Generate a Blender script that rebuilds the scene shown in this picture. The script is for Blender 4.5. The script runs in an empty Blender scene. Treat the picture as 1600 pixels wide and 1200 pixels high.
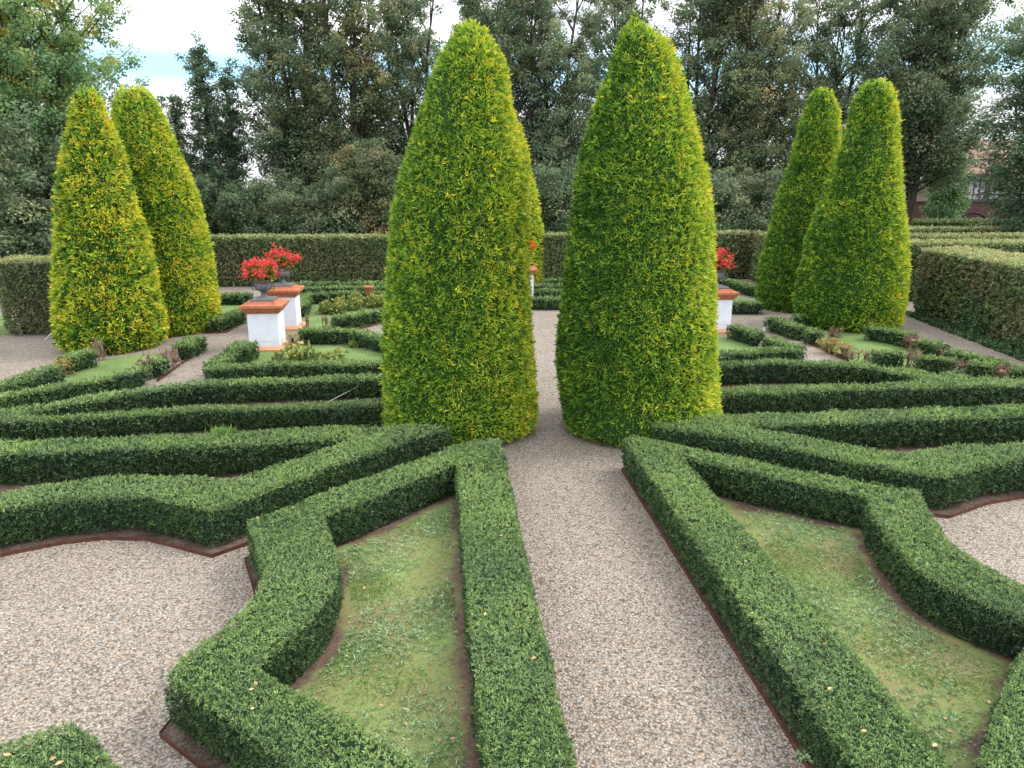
import bpy, bmesh, math, random
import numpy as np
from mathutils import Vector, Matrix
from mathutils.geometry import tessellate_polygon

R = math.radians
S = bpy.context.scene
COL = S.collection

# ------------------------------------------------------------------ camera
CAM_H, PITCH, FPX = 3.6, R(15.1), 1150.0          # metres, radians, pixels of a 1600 wide frame
cam = bpy.data.cameras.new("Camera")
cam.sensor_width = 36.0
cam.lens = FPX / 1600 * 36.0
cam.clip_start, cam.clip_end = 0.1, 3000
camo = bpy.data.objects.new("Camera", cam)
camo.location = (0, 0, CAM_H)
camo.rotation_euler = (R(90) - PITCH, 0, 0)
COL.objects.link(camo)
S.camera = camo

# ------------------------------------------------------------------ light
SUN_AZ, SUN_EL = R(76), R(46)
sun = bpy.data.lights.new("Sun", 'SUN')
sun.energy, sun.angle, sun.color = 1.5, R(28), (1.0, 0.93, 0.82)
suno = bpy.data.objects.new("Sun", sun)
sd = Vector((math.sin(SUN_AZ) * math.cos(SUN_EL), math.cos(SUN_AZ) * math.cos(SUN_EL), math.sin(SUN_EL)))
suno.rotation_euler = (-sd).to_track_quat('-Z', 'Y').to_euler()
suno.location = (0, 0, 30)
COL.objects.link(suno)

W = bpy.data.worlds.new("World")
S.world = W
W.use_nodes = True
wn, wl = W.node_tree.nodes, W.node_tree.links
wn.clear()
def wnode(t, **kw):
    n = wn.new(t)
    for k, v in kw.items(): setattr(n, k, v)
    return n
def wmath(op, a, b=None, c=None, clamp=False):
    n = wnode('ShaderNodeMath', operation=op, use_clamp=clamp)
    for i, q in enumerate((a, b, c)):
        if q is None: continue
        if isinstance(q, (int, float)): n.inputs[i].default_value = q
        else: wl.new(q, n.inputs[i])
    return n.outputs[0]
sky = wnode('ShaderNodeTexSky', sky_type='NISHITA', sun_disc=False)
sky.sun_elevation, sky.sun_rotation = SUN_EL, SUN_AZ
tc = wnode('ShaderNodeTexCoord')
sep = wnode('ShaderNodeSeparateXYZ'); wl.new(tc.outputs['Generated'], sep.inputs[0])
mp = wnode('ShaderNodeMapping'); mp.inputs['Scale'].default_value = (1, 1, 4.5)
mp.inputs['Location'].default_value = (0.37, 0.2, 0.1)
wl.new(tc.outputs['Generated'], mp.inputs[0])
nz = wnode('ShaderNodeTexNoise'); nz.inputs['Scale'].default_value = 2.6; nz.inputs['Detail'].default_value = 7
nz.inputs['Roughness'].default_value = 0.55
wl.new(mp.outputs[0], nz.inputs['Vector'])
# clear gap low in the sky, clouds elsewhere
gap = wmath('MULTIPLY', wmath('MULTIPLY_ADD', sep.outputs['Z'], 28.0, -2.5, True), wmath('MULTIPLY_ADD', sep.outputs['Z'], -22.0, 4.1, True))
wob = wmath('MULTIPLY_ADD', nz.outputs['Fac'], 4.0, -0.75, True)
clear = wmath('MULTIPLY', gap, wob, clamp=True)
cr = wnode('ShaderNodeValToRGB')
cr.color_ramp.elements[0].position, cr.color_ramp.elements[0].color = 0.32, (0.46, 0.47, 0.54, 1)
cr.color_ramp.elements[1].position, cr.color_ramp.elements[1].color = 0.60, (1.0, 1.0, 1.02, 1)
nz2 = wnode('ShaderNodeTexNoise'); nz2.inputs['Scale'].default_value = 4.0; nz2.inputs['Detail'].default_value = 6
wl.new(mp.outputs[0], nz2.inputs['Vector']); wl.new(nz2.outputs['Fac'], cr.inputs[0])
cl = wnode('ShaderNodeVectorMath', operation='SCALE'); cl.inputs['Scale'].default_value = 9.6
wl.new(cr.outputs[0], cl.inputs[0])
# a greyer cloud bank low down ahead, bright overhead; sides and rear brightened as added fill light
bank_fill = wmath('ADD', wmath('MULTIPLY_ADD', sep.outputs['Z'], 2.4, 0.45), wmath('SUBTRACT', 0.6, sep.outputs['Y'], None, True))
wl.new(wmath('MULTIPLY', wmath('MINIMUM', bank_fill, 1.4), 9.6), cl.inputs['Scale'])
bl = wnode('ShaderNodeMixRGB'); bl.inputs[0].default_value = 0.75
wl.new(sky.outputs[0], bl.inputs[1]); bl.inputs[2].default_value = (3.0, 5.4, 7.2, 1)
mx = wnode('ShaderNodeMixRGB'); wl.new(clear, mx.inputs[0]); wl.new(cl.outputs[0], mx.inputs[1]); wl.new(bl.outputs[0], mx.inputs[2])
bg = wnode('ShaderNodeBackground'); bg.inputs[1].default_value = 0.1
wl.new(mx.outputs[0], bg.inputs[0])
wo = wnode('ShaderNodeOutputWorld'); wl.new(bg.outputs[0], wo.inputs[0])

S.view_settings.view_transform = 'Standard'
S.view_settings.look = 'None'
S.view_settings.exposure = 1.3
S.view_settings.gamma = 1.0
S.view_settings.use_curve_mapping = False

# ------------------------------------------------------------------ helpers
CP, SP = math.cos(PITCH), math.sin(PITCH)
def ray(px, py):
    x, y = (px - 800) / FPX, (600 - py) / FPX
    return np.array([x, CP + y * SP, -SP + y * CP])
def G(px, py, z=0.0):
    """where a sight line through a photo pixel meets the level z"""
    d = ray(px, py); t = (z - CAM_H) / d[2]
    return np.array([d[0] * t, d[1] * t, z])
def V(px, py, Y):
    """where it meets the upright plane at depth Y"""
    d = ray(px, py); t = Y / d[1]
    return np.array([d[0] * t, Y, CAM_H + d[2] * t])
def GP(pts, z=0.0):
    return np.array([G(a, b, z)[:2] for a, b in pts])

rng = np.random.default_rng(7)

def mat(name, rough=0.7, spec=0.3):
    m = bpy.data.materials.new(name); m.use_nodes = True
    nt = m.node_tree; b = nt.nodes['Principled BSDF']
    b.inputs['Roughness'].default_value = rough
    b.inputs['Specular IOR Level'].default_value = spec
    return m, nt, b
def ramp(nt, stops, fac=None):
    r = nt.nodes.new('ShaderNodeValToRGB')
    e = r.color_ramp.elements
    while len(e) < len(stops): e.new(0.5)
    for k, (p, c) in enumerate(stops):
        e[k].position = p; e[k].color = (*c, 1)
    if fac is not None: nt.links.new(fac, r.inputs[0])
    return r
def noise(nt, scale, detail=4, rough=0.55, vec=None):
    n = nt.nodes.new('ShaderNodeTexNoise')
    n.inputs['Scale'].default_value = scale; n.inputs['Detail'].default_value = detail; n.inputs['Roughness'].default_value = rough
    if vec is None:
        g = nt.nodes.new('ShaderNodeNewGeometry'); vec = g.outputs['Position']
    nt.links.new(vec, n.inputs['Vector'])
    return n
def mixrgb(nt, fac, a, b, blend='MIX'):
    m = nt.nodes.new('ShaderNodeMixRGB'); m.blend_type = blend
    for i, q in ((0, fac), (1, a), (2, b)):
        if isinstance(q, (int, float)): m.inputs[i].default_value = q
        elif isinstance(q, tuple): m.inputs[i].default_value = (*q, 1)
        else: nt.links.new(q, m.inputs[i])
    return m.outputs[0]
def fmath(nt, op, a, b=None, clamp=False):
    n = nt.nodes.new('ShaderNodeMath'); n.operation = op; n.use_clamp = clamp
    for i, q in enumerate((a, b)):
        if q is None: continue
        if isinstance(q, (int, float)): n.inputs[i].default_value = q
        else: nt.links.new(q, n.inputs[i])
    return n.outputs[0]

def leaf_mat(name, stops, patch=None, patch_scale=0.7, trans=0.3, rough=0.55, spec=0.25):
    """leaf colour from the per-leaf 'tint' value, with an optional second colouring in patches"""
    m, nt, b = mat(name, rough, spec)
    at = nt.nodes.new('ShaderNodeAttribute'); at.attribute_name = 'tint'
    c = ramp(nt, stops, at.outputs['Fac']).outputs[0]
    if patch:
        n = noise(nt, patch_scale, 3)
        f = ramp(nt, [(0.46, (0, 0, 0)), (0.66, (1, 1, 1))], n.outputs['Fac']).outputs[0]
        c2 = ramp(nt, patch, at.outputs['Fac']).outputs[0]
        c = mixrgb(nt, f, c, c2)
    nt.links.new(c, b.inputs['Base Color'])
    t = nt.nodes.new('ShaderNodeBsdfTranslucent'); nt.links.new(c, t.inputs[0])
    ms = nt.nodes.new('ShaderNodeMixShader'); ms.inputs[0].default_value = trans
    nt.links.new(b.outputs[0], ms.inputs[1]); nt.links.new(t.outputs[0], ms.inputs[2])
    nt.links.new(ms.outputs[0], nt.nodes['Material Output'].inputs[0])
    return m

def flat_mat(name, col, rough=0.7, spec=0.3, var=0.15, scale=8, bump=0.0, metal=0.0):
    m, nt, b = mat(name, rough, spec)
    n = noise(nt, scale, 6)
    lo = tuple(c * (1 - var) for c in col); hi = tuple(min(1, c * (1 + var)) for c in col)
    nt.links.new(ramp(nt, [(0.3, lo), (0.7, hi)], n.outputs['Fac']).outputs[0], b.inputs['Base Color'])
    b.inputs['Metallic'].default_value = metal
    if bump:
        bp = nt.nodes.new('ShaderNodeBump'); bp.inputs['Strength'].default_value = bump; bp.inputs['Distance'].default_value = 0.01
        nt.links.new(n.outputs['Fac'], bp.inputs['Height']); nt.links.new(bp.outputs[0], b.inputs['Normal'])
    return m

YEW = leaf_mat('yew_leaf', [(0.0, (0.012, 0.030, 0.014)), (0.35, (0.042, 0.082, 0.033)), (0.7, (0.150, 0.238, 0.080)), (1.0, (0.30, 0.41, 0.135))],
               patch=[(0.0, (0.012, 0.030, 0.018)), (0.35, (0.042, 0.078, 0.040)), (0.7, (0.132, 0.205, 0.086)), (1.0, (0.25, 0.35, 0.135))], patch_scale=1.1, trans=0.22, rough=0.65, spec=0.15)
YEWCORE = flat_mat('yew_core', (0.018, 0.034, 0.018), 0.9, 0.1)
BOX = leaf_mat('tall_hedge_leaf', [(0.0, (0.040, 0.070, 0.028)), (0.5, (0.125, 0.182, 0.070)), (0.85, (0.25, 0.31, 0.125)), (1.0, (0.40, 0.43, 0.18))],
               patch=[(0.0, (0.052, 0.060, 0.030)), (0.5, (0.175, 0.172, 0.086)), (0.85, (0.29, 0.28, 0.135)), (1.0, (0.43, 0.42, 0.19))], patch_scale=0.8, trans=0.25)
BOXCORE = flat_mat('tall_hedge_core', (0.045, 0.058, 0.03), 0.9, 0.1)
THUJA = leaf_mat('golden_thuja_leaf', [(0.0, (0.016, 0.058, 0.010)), (0.25, (0.085, 0.210, 0.024)), (0.48, (0.25, 0.42, 0.040)), (0.78, (0.52, 0.56, 0.040)), (1.0, (0.70, 0.58, 0.06))], trans=0.25)
THUJACORE = flat_mat('thuja_core', (0.02, 0.05, 0.012), 0.9, 0.1)
BARK = flat_mat('bark', (0.06, 0.05, 0.042), 0.9, 0.1, 0.35, 12, 0.5)
TWIG = flat_mat('dead_twig', (0.21, 0.15, 0.11), 0.9, 0.1, 0.3, 20)
DEADLEAF = leaf_mat('dead_yew_leaf', [(0.0, (0.05, 0.034, 0.022)), (0.5, (0.135, 0.085, 0.055)), (1.0, (0.25, 0.17, 0.11))], trans=0.1)
YELLEAF = leaf_mat('ailing_yew_leaf', [(0.0, (0.08, 0.07, 0.02)), (0.5, (0.25, 0.20, 0.05)), (1.0, (0.42, 0.33, 0.10))], trans=0.1)
ROSE = leaf_mat('rose_leaf', [(0.0, (0.03, 0.06, 0.015)), (0.5, (0.14, 0.20, 0.05)), (0.85, (0.33, 0.34, 0.09)), (1.0, (0.55, 0.45, 0.12))], trans=0.2)
IVY = leaf_mat('ivy_leaf', [(0.0, (0.015, 0.032, 0.015)), (0.6, (0.055, 0.105, 0.042)), (1.0, (0.13, 0.20, 0.085))], trans=0.1)
PETAL = leaf_mat('geranium_petal', [(0.0, (0.48, 0.04, 0.025)), (0.4, (0.66, 0.075, 0.06)), (0.7, (0.68, 0.055, 0.10)), (1.0, (0.75, 0.20, 0.08))], trans=0.2)
PETAL_O = leaf_mat('orange_petal', [(0.0, (0.5, 0.06, 0.01)), (1.0, (0.85, 0.2, 0.03))], trans=0.2)
GERLEAF = leaf_mat('geranium_leaf', [(0.0, (0.06, 0.08, 0.015)), (1.0, (0.30, 0.24, 0.03))], trans=0.2)
GRASSBLADE = leaf_mat('grass_blade', [(0.0, (0.05, 0.11, 0.02)), (0.5, (0.13, 0.24, 0.05)), (1.0, (0.26, 0.38, 0.14))], trans=0.2)
WEEDLEAF = leaf_mat('weed_leaf', [(0.0, (0.11, 0.18, 0.075)), (0.5, (0.215, 0.32, 0.145)), (1.0, (0.33, 0.44, 0.25))], trans=0.15)
FALLEN = leaf_mat('fallen_leaf', [(0.0, (0.17, 0.08, 0.04)), (0.5, (0.30, 0.18, 0.08)), (1.0, (0.44, 0.34, 0.18))], trans=0.1)
CORTEN = flat_mat('rusty_steel', (0.078, 0.032, 0.021), 0.8, 0.2, 0.35, 14)
WHITE = flat_mat('white_render', (0.62, 0.64, 0.71), 0.7, 0.2, 0.07, 4)
TERRA = flat_mat('terracotta_paint', (0.34, 0.125, 0.065), 0.7, 0.2, 0.28, 11)
PALETERRA = flat_mat('pale_terracotta_paint', (0.46, 0.24, 0.13), 0.6, 0.3, 0.12, 9)
IRON = flat_mat('weathered_lead', (0.10, 0.10, 0.11), 0.55, 0.5, 0.4, 14, 0.3)
STEEL = flat_mat('galvanised_wire', (0.42, 0.43, 0.44), 0.4, 0.5, 0.1, 20)
GROOVE = flat_mat('panel_shadow_line', (0.38, 0.39, 0.43), 0.7, 0.2, 0.05)

def build(name, blocks, mats, parent=None):
    """blocks: (verts (n,3), faces (m,k) int, material slot, tint per vertex or a number)"""
    vs, ls, st, mi, ti = [], [], [], [], []
    off = lo = 0
    for v, f, k, t in blocks:
        v = np.asarray(v, float); f = np.asarray(f, np.int64)
        if len(v) == 0 or len(f) == 0: continue
        vs.append(v); ls.append((f + off).ravel())
        st.append(lo + np.arange(len(f)) * f.shape[1]); mi.append(np.full(len(f), k))
        ti.append(np.broadcast_to(np.asarray(t, float), (len(v),)))
        off += len(v); lo += f.size
    me = bpy.data.meshes.new(name)
    v = np.concatenate(vs); l = np.concatenate(ls); s = np.concatenate(st)
    me.vertices.add(len(v)); me.vertices.foreach_set('co', v.astype(np.float32).ravel())
    me.loops.add(len(l)); me.loops.foreach_set('vertex_index', l.astype(np.int32))
    me.polygons.add(len(s)); me.polygons.foreach_set('loop_start', s.astype(np.int32))
    me.polygons.foreach_set('material_index', np.concatenate(mi).astype(np.int32))
    me.update(calc_edges=True)
    a = me.attributes.new('tint', 'FLOAT', 'POINT')
    a.data.foreach_set('value', np.clip(np.concatenate(ti), 0, 1).astype(np.float32))
    for m in mats: me.materials.append(m)
    o = bpy.data.objects.new(name, me); COL.objects.link(o)
    if parent: o.parent = parent
    return o
def from_bm(name, bm, mats, parent=None, smooth=False):
    me = bpy.data.meshes.new(name)
    bmesh.ops.recalc_face_normals(bm, faces=bm.faces)
    for f in bm.faces: f.smooth = smooth
    bm.to_mesh(me); bm.free()
    for m in (mats if isinstance(mats, (list, tuple)) else [mats]): me.materials.append(m)
    o = bpy.data.objects.new(name, me); COL.objects.link(o)
    if parent: o.parent = parent
    return o
def tag(o, label, cat, group=None):
    o['label'] = label; o['category'] = cat
    if group: o['group'] = group
    return o
def kind(o, k):
    o['kind'] = k; return o
def empty(name, loc, label, cat, group=None, rz=0):
    o = bpy.data.objects.new(name, None); COL.objects.link(o)
    o.location = loc; o.rotation_euler = (0, 0, rz); o.empty_display_size = 0.3
    return tag(o, label, cat, group)

def unit(a):
    return a / np.maximum(np.linalg.norm(a, axis=-1, keepdims=True), 1e-9)
def blades(P, N, size, k, a, b, tint, wid=0.2, tipup=0.16, flat=False, squash=None, face=0.0):
    """k pointed leaves round every point P, leaning along N; returns a block without slot"""
    n = len(P)
    if n == 0: return np.zeros((0, 3)), np.zeros((0, 4), int), np.zeros(0)
    size = np.broadcast_to(size, (n,))
    rd = rng.normal(size=(n, k, 3))
    if squash is not None: rd = rd * np.asarray(squash)
    d = unit(N[:, None, :] * a + rd * b)
    L = size[:, None, None] * rng.uniform(0.65, 1.25, (n, k, 1))
    sv = rng.normal(size=(n, 1, 3)) if flat else rng.normal(size=(n, k, 3))
    if face: sv = sv + face * N[:, None, :]
    side = unit(np.cross(d, np.broadcast_to(sv, d.shape))) * L * wid
    p = P[:, None, :] + rng.normal(size=(n, k, 3)) * size[:, None, None] * 0.18
    tip = p + d * L; mid = p + d * L * 0.5
    v = np.stack([p, mid + side, tip, mid - side], 2).reshape(-1, 3)
    f = np.arange(n * k * 4).reshape(-1, 4)
    tt = np.broadcast_to(tint, (n,))[:, None] + rng.normal(0, 0.06, (n, k))
    t = np.stack([tt - tipup, tt, tt + tipup, tt], 2).ravel()
    return v, f, t

def sgn_area(p):
    x, y = p[:, 0], p[:, 1]
    return 0.5 * np.sum(x * np.roll(y, -1) - np.roll(x, -1) * y)
def orient(p, ccw=True):
    return p if (sgn_area(p) > 0) == ccw else p[::-1]
def subdiv(p, step):
    out = []
    for a, b in zip(p, np.roll(p, -1, 0)):
        m = max(1, int(np.ceil(np.linalg.norm(b - a) / step)))
        out += [a + (b - a) * i / m for i in range(m)]
    return np.array(out)
def offset(p, d):
    """outward for CCW loops when d > 0"""
    e = np.roll(p, -1, 0) - p
    n = unit(np.stack([e[:, 1], -e[:, 0]], 1))
    n0 = np.roll(n, 1, 0)
    m = n + n0
    q = np.sum(m * m, 1, keepdims=True) / 2
    return p + m / np.maximum(q, 0.35) * d
def tris(loops):
    vs = [[Vector((x, y, 0)) for x, y in l] for l in loops]
    t = np.array(tessellate_polygon(vs))
    return np.concatenate(loops), t
def inside(pts, loops):
    r = np.zeros(len(pts), bool)
    for l in loops:
        a, b = l, np.roll(l, -1, 0)
        for (x1, y1), (x2, y2) in zip(a, b):
            c = (y1 > pts[:, 1]) != (y2 > pts[:, 1])
            with np.errstate(divide='ignore', invalid='ignore'):
                xi = (x2 - x1) * (pts[:, 1] - y1) / (y2 - y1) + x1
            r ^= c & (pts[:, 0] < xi)
    return r
def edge_dist(pts, loops):
    d = np.full(len(pts), 9.0)
    for l in loops:
        for a, b in zip(l, np.roll(l, -1, 0)):
            ab = b - a; q = ab @ ab
            if q < 1e-9: continue
            t = np.clip((pts - a) @ ab / q, 0, 1)
            d = np.minimum(d, np.linalg.norm(pts - a - t[:, None] * ab, axis=1))
    return d
def sample_top(loops, s):
    v, t = tris(loops)
    a, b, c = v[t[:, 0]], v[t[:, 1]], v[t[:, 2]]
    ar = 0.5 * np.abs((b[:, 0] - a[:, 0]) * (c[:, 1] - a[:, 1]) - (b[:, 1] - a[:, 1]) * (c[:, 0] - a[:, 0]))
    n = int(ar.sum() / s ** 2)
    i = rng.choice(len(t), n, p=ar / ar.sum())
    u, w = rng.random(n), rng.random(n)
    fl = u + w > 1; u[fl], w[fl] = 1 - u[fl], 1 - w[fl]
    return a[i] + (b[i] - a[i]) * u[:, None] + (c[i] - a[i]) * w[:, None]
def sample_side(loops, s, h):
    """jittered grid over the upright faces: points, outward normals and relative height"""
    P, N, T = [], [], []
    for l in loops:
        b = np.roll(l, -1, 0); e = b - l; L = np.linalg.norm(e, axis=1); c = np.r_[0, np.cumsum(L)]
        nu, nv = max(1, int(c[-1] / s)), max(1, int(h / s))
        i, j = np.meshgrid(np.arange(nu), np.arange(nv), indexing='ij')
        u = ((i + rng.random(i.shape)) / nu * c[-1]).ravel(); v = ((j + rng.random(j.shape)) / nv).ravel()
        k = np.clip(np.searchsorted(c, u, 'right') - 1, 0, len(l) - 1)
        w = (u - c[k]) / np.maximum(L[k], 1e-9)
        P.append(l[k] + e[k] * w[:, None]); T.append(v)
        N.append(unit(np.stack([e[k, 1], -e[k, 0]], 1)))
    return np.concatenate(P), np.concatenate(N), np.concatenate(T)
def sample_grid(loops, s):
    lo, hi = loops[0].min(0), loops[0].max(0)
    n = np.ceil((hi - lo) / s).astype(int) + 1
    gx, gy = np.meshgrid(np.arange(n[0]), np.arange(n[1]), indexing='ij')
    P = lo + (np.stack([gx, gy], -1).reshape(-1, 2) + rng.uniform(-0.5, 0.5, (n[0] * n[1], 2))) * s
    return P[inside(P, loops)]

def waves(xy, seed, amp, f):
    """smooth unevenness of a clipped surface"""
    r = np.random.default_rng(seed); z = np.zeros(len(xy))
    for k in range(6):
        d = r.normal(size=2); d /= np.linalg.norm(d)
        z += np.sin(xy @ d * f * r.uniform(0.5, 1.8) + r.uniform(0, 6.3))
    return z * amp / 2.4

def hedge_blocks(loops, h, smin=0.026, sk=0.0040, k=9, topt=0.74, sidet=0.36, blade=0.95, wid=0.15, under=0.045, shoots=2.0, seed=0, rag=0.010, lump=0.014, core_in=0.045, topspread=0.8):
    loops = [orient(np.asarray(l, float), i == 0) for i, l in enumerate(loops)]
    fine = [subdiv(l, 0.15) for l in loops]
    blocks = []
    # dark woody inside
    inn = [offset(l, -core_in) for l in fine]
    low = [offset(l, -core_in - under - 0.03) for l in fine]
    v2, t = tris(inn)
    n = len(v2); lo2 = np.concatenate(low)
    top = np.c_[v2, np.full(n, h - core_in)]; bot = np.c_[lo2, np.zeros(n)]
    side = []; o = 0
    for l in inn:
        m = len(l); a = np.arange(m); b = (a + 1) % m
        side.append(np.stack([a + n, b + n, b, a], 1) + o); o += m
    # first index block is top (0..n-1), second bottom (n..2n-1)
    sf = np.concatenate(side)
    blocks.append((np.concatenate([top, bot]), t, 1, 0.0))
    blocks.append((np.concatenate([top, bot]), sf, 1, 0.0))
    dn = min(np.hypot(l[:, 0], l[:, 1]).min() for l in loops)
    s0 = max(smin, sk * dn)
    # top
    P = sample_grid(loops, s0)
    d = np.hypot(P[:, 0], P[:, 1]); s = np.maximum(smin, sk * d)
    ok = rng.random(len(P)) < (s0 / s) ** 2
    P, s = P[ok], s[ok]
    dd = edge_dist(P, loops)
    z = h - 0.022 * np.exp(-(dd / 0.035) ** 2) + waves(P, seed, lump, 5.0) + rng.normal(0, 0.3, len(P)) * rag
    c1_ = waves(P, seed + 40, 1.0, 38.0) * waves(P, seed + 41, 1.0, 52.0)
    dent = np.clip((waves(P, seed + 42, 1.0, 13.0) + 0.7 * waves(P, seed + 43, 1.0, 24.0) - 1.25) / 0.4, 0, 1)
    z = z + 0.009 * np.clip(c1_, -1.5, 1.5) - 0.022 * dent
    N = np.tile([0, 0, 1.0], (len(P), 1))
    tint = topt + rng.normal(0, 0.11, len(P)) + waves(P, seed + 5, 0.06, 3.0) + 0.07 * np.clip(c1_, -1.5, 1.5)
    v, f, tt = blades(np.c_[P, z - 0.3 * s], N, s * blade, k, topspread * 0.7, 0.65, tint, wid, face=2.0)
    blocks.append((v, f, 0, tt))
    if shoots:
        ns = int(shoots * len(P) * s.mean() ** 2)
        if ns:
            i = rng.choice(len(P), ns)
            v, f, tt = blades(np.c_[P[i], z[i]], N[i], np.maximum(0.05, s[i] * 1.2), 3, 1.0, 0.28, 0.8, 0.10)
            blocks.append((v, f, 0, tt))
    # sides
    P, N2, vv = sample_side(loops, s0, h)
    zmin = 0.035 + 0.05 * np.clip(waves(P, seed + 21, 0.8, 9.0), 0, 1)
    zz = zmin + vv * (h - zmin)
    d = np.hypot(P[:, 0], P[:, 1]); s = np.maximum(smin, sk * d)
    ok = rng.random(len(P)) < (s0 / s) ** 2
    P, N2, zz, s = P[ok], N2[ok], zz[ok], s[ok]
    inset = under * np.exp(-(zz / 0.10) ** 2) + 0.03 * np.exp(-((h - zz) / 0.05) ** 2) - waves(np.c_[P[:, 0] + P[:, 1] * 1.7, zz * 1.5], seed + 9, lump, 7.0) + rng.normal(0, rag, len(P)) + 0.3 * s
    P = P - N2 * inset[:, None]
    N = np.c_[N2, np.full(len(P), 0.35)]
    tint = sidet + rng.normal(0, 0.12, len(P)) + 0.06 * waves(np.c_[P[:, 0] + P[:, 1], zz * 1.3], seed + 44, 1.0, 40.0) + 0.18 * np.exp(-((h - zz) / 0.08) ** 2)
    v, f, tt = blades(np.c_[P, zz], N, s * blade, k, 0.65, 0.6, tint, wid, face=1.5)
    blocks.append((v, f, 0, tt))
    return blocks
HN = [0]
def yew(loops, label, h=0.46, group='low clipped yew hedges', cat='hedge', **kw):
    HN[0] += 1
    o = build('yew_hedge', hedge_blocks(loops, h, seed=HN[0] * 13, **kw), [YEW, YEWCORE])
    return tag(o, label, cat, group)
def ribbon(pts, w):
    p = np.asarray(pts, float)
    e = np.gradient(p, axis=0); n = unit(np.stack([-e[:, 1], e[:, 0]], 1)) * w / 2
    return np.concatenate([p + n, (p - n)[::-1]])

def sheet(name, loops, z, m, k='structure'):
    loops = [orient(np.asarray(l, float), i == 0) for i, l in enumerate(loops)]
    v, t = tris(loops)
    o = build(name, [(np.c_[v, np.full(len(v), z)], t, 0, 0.5)], [m])
    me = o.data
    # make sure it faces up
    if me.polygons[0].normal.z < 0: me.flip_normals()
    return kind(o, k)

def tube(pts, rad, seg=6):
    """one open tube; returns verts, quads"""
    p = np.asarray(pts, float); n = len(p)
    rad = np.broadcast_to(rad, (n,))
    d = unit(np.gradient(p, axis=0))
    ref = np.where(np.abs(d[:, 2:3]) > 0.9, np.array([[1.0, 0, 0]]), np.array([[0, 0, 1.0]]))
    u = unit(np.cross(d, ref)); w = np.cross(d, u)
    a = np.arange(seg) * 2 * math.pi / seg
    v = p[:, None, :] + (u[:, None, :] * np.cos(a)[None, :, None] + w[:, None, :] * np.sin(a)[None, :, None]) * rad[:, None, None]
    i, j = np.meshgrid(np.arange(n - 1), np.arange(seg), indexing='ij')
    j2 = (j + 1) % seg
    f = np.stack([i * seg + j, i * seg + j2, (i + 1) * seg + j2, (i + 1) * seg + j], -1).reshape(-1, 4)
    return v.reshape(-1, 3), f
def tubes(lst):
    vs, fs, o = [], [], 0
    for p, r, s in lst:
        v, f = tube(p, r, s); vs.append(v); fs.append(f + o); o += len(v)
    return np.concatenate(vs), np.concatenate(fs)

# ------------------------------------------------------------------ ground
def gravel_material():
    m, nt, b = mat('gravel', 0.8, 0.25)
    g = nt.nodes.new('ShaderNodeNewGeometry')
    def vor(scale):
        v = nt.nodes.new('ShaderNodeTexVoronoi'); v.inputs['Scale'].default_value = scale
        nt.links.new(g.outputs['Position'], v.inputs['Vector']); return v
    v1 = vor(58.0)
    sp = nt.nodes.new('ShaderNodeSeparateColor'); nt.links.new(v1.outputs['Color'], sp.inputs[0])
    c = ramp(nt, [(0.0, (0.10, 0.093, 0.083)), (0.16, (0.21, 0.190, 0.162)), (0.34, (0.31, 0.282, 0.246)), (0.50, (0.25, 0.24, 0.228)), (0.66, (0.37, 0.345, 0.312)), (0.80, (0.31, 0.22, 0.150)), (0.90, (0.45, 0.428, 0.395)), (1.0, (0.20, 0.188, 0.176))], sp.outputs[0]).outputs[0]
    gapf = ramp(nt, [(0.34, (1, 1, 1)), (0.80, (0.42, 0.40, 0.38))], v1.outputs['Distance']).outputs[0]
    c = mixrgb(nt, 1.0, c, gapf, 'MULTIPLY')
    n = noise(nt, 0.9, 5)
    c = mixrgb(nt, 1.0, c, ramp(nt, [(0.3, (0.90, 0.865, 0.81)), (0.7, (1.05, 1.03, 0.995))], n.outputs['Fac']).outputs[0], 'MULTIPLY')
    nt.links.new(c, b.inputs['Base Color'])
    bp = nt.nodes.new('ShaderNodeBump'); bp.inputs['Strength'].default_value = 0.9; bp.inputs['Distance'].default_value = 0.012; bp.invert = True
    nt.links.new(v1.outputs['Distance'], bp.inputs['Height']); nt.links.new(bp.outputs[0], b.inputs['Normal'])
    return m
GRAVEL = gravel_material()
def turf_material(name, stops, sc=9.0, patch=1.3, rim=False):
    m, nt, b = mat(name, 0.9, 0.15)
    n1, n2 = noise(nt, sc, 8, 0.75), noise(nt, patch, 4, 0.6)
    f = fmath(nt, 'ADD', fmath(nt, 'MULTIPLY', n1.outputs['Fac'], 0.6), fmath(nt, 'MULTIPLY', n2.outputs['Fac'], 0.4))
    c = ramp(nt, stops, f).outputs[0]
    if rim:
        at = nt.nodes.new('ShaderNodeAttribute'); at.attribute_name = 'tint'
        so = ramp(nt, [(0.35, (0.060, 0.040, 0.030)), (0.65, (0.15, 0.105, 0.08))], n1.outputs['Fac']).outputs[0]
        c = mixrgb(nt, at.outputs['Fac'], so, c)
    nt.links.new(c, b.inputs['Base Color'])
    bp = nt.nodes.new('ShaderNodeBump'); bp.inputs['Strength'].default_value = 0.7; bp.inputs['Distance'].default_value = 0.02
    n3 = noise(nt, 60, 4, 0.7)
    nt.links.new(n3.outputs['Fac'], bp.inputs['Height']); nt.links.new(bp.outputs[0], b.inputs['Normal'])
    return m
MOSSY = turf_material('mossy_turf', [(0.40, (0.19, 0.145, 0.085)), (0.47, (0.185, 0.18, 0.080)), (0.54, (0.150, 0.205, 0.062)), (0.66, (0.20, 0.275, 0.11))], 22, rim=True)
LAWN = turf_material('short_lawn', [(0.36, (0.075, 0.125, 0.038)), (0.5, (0.12, 0.185, 0.06)), (0.62, (0.18, 0.245, 0.095))], 16)
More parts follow.
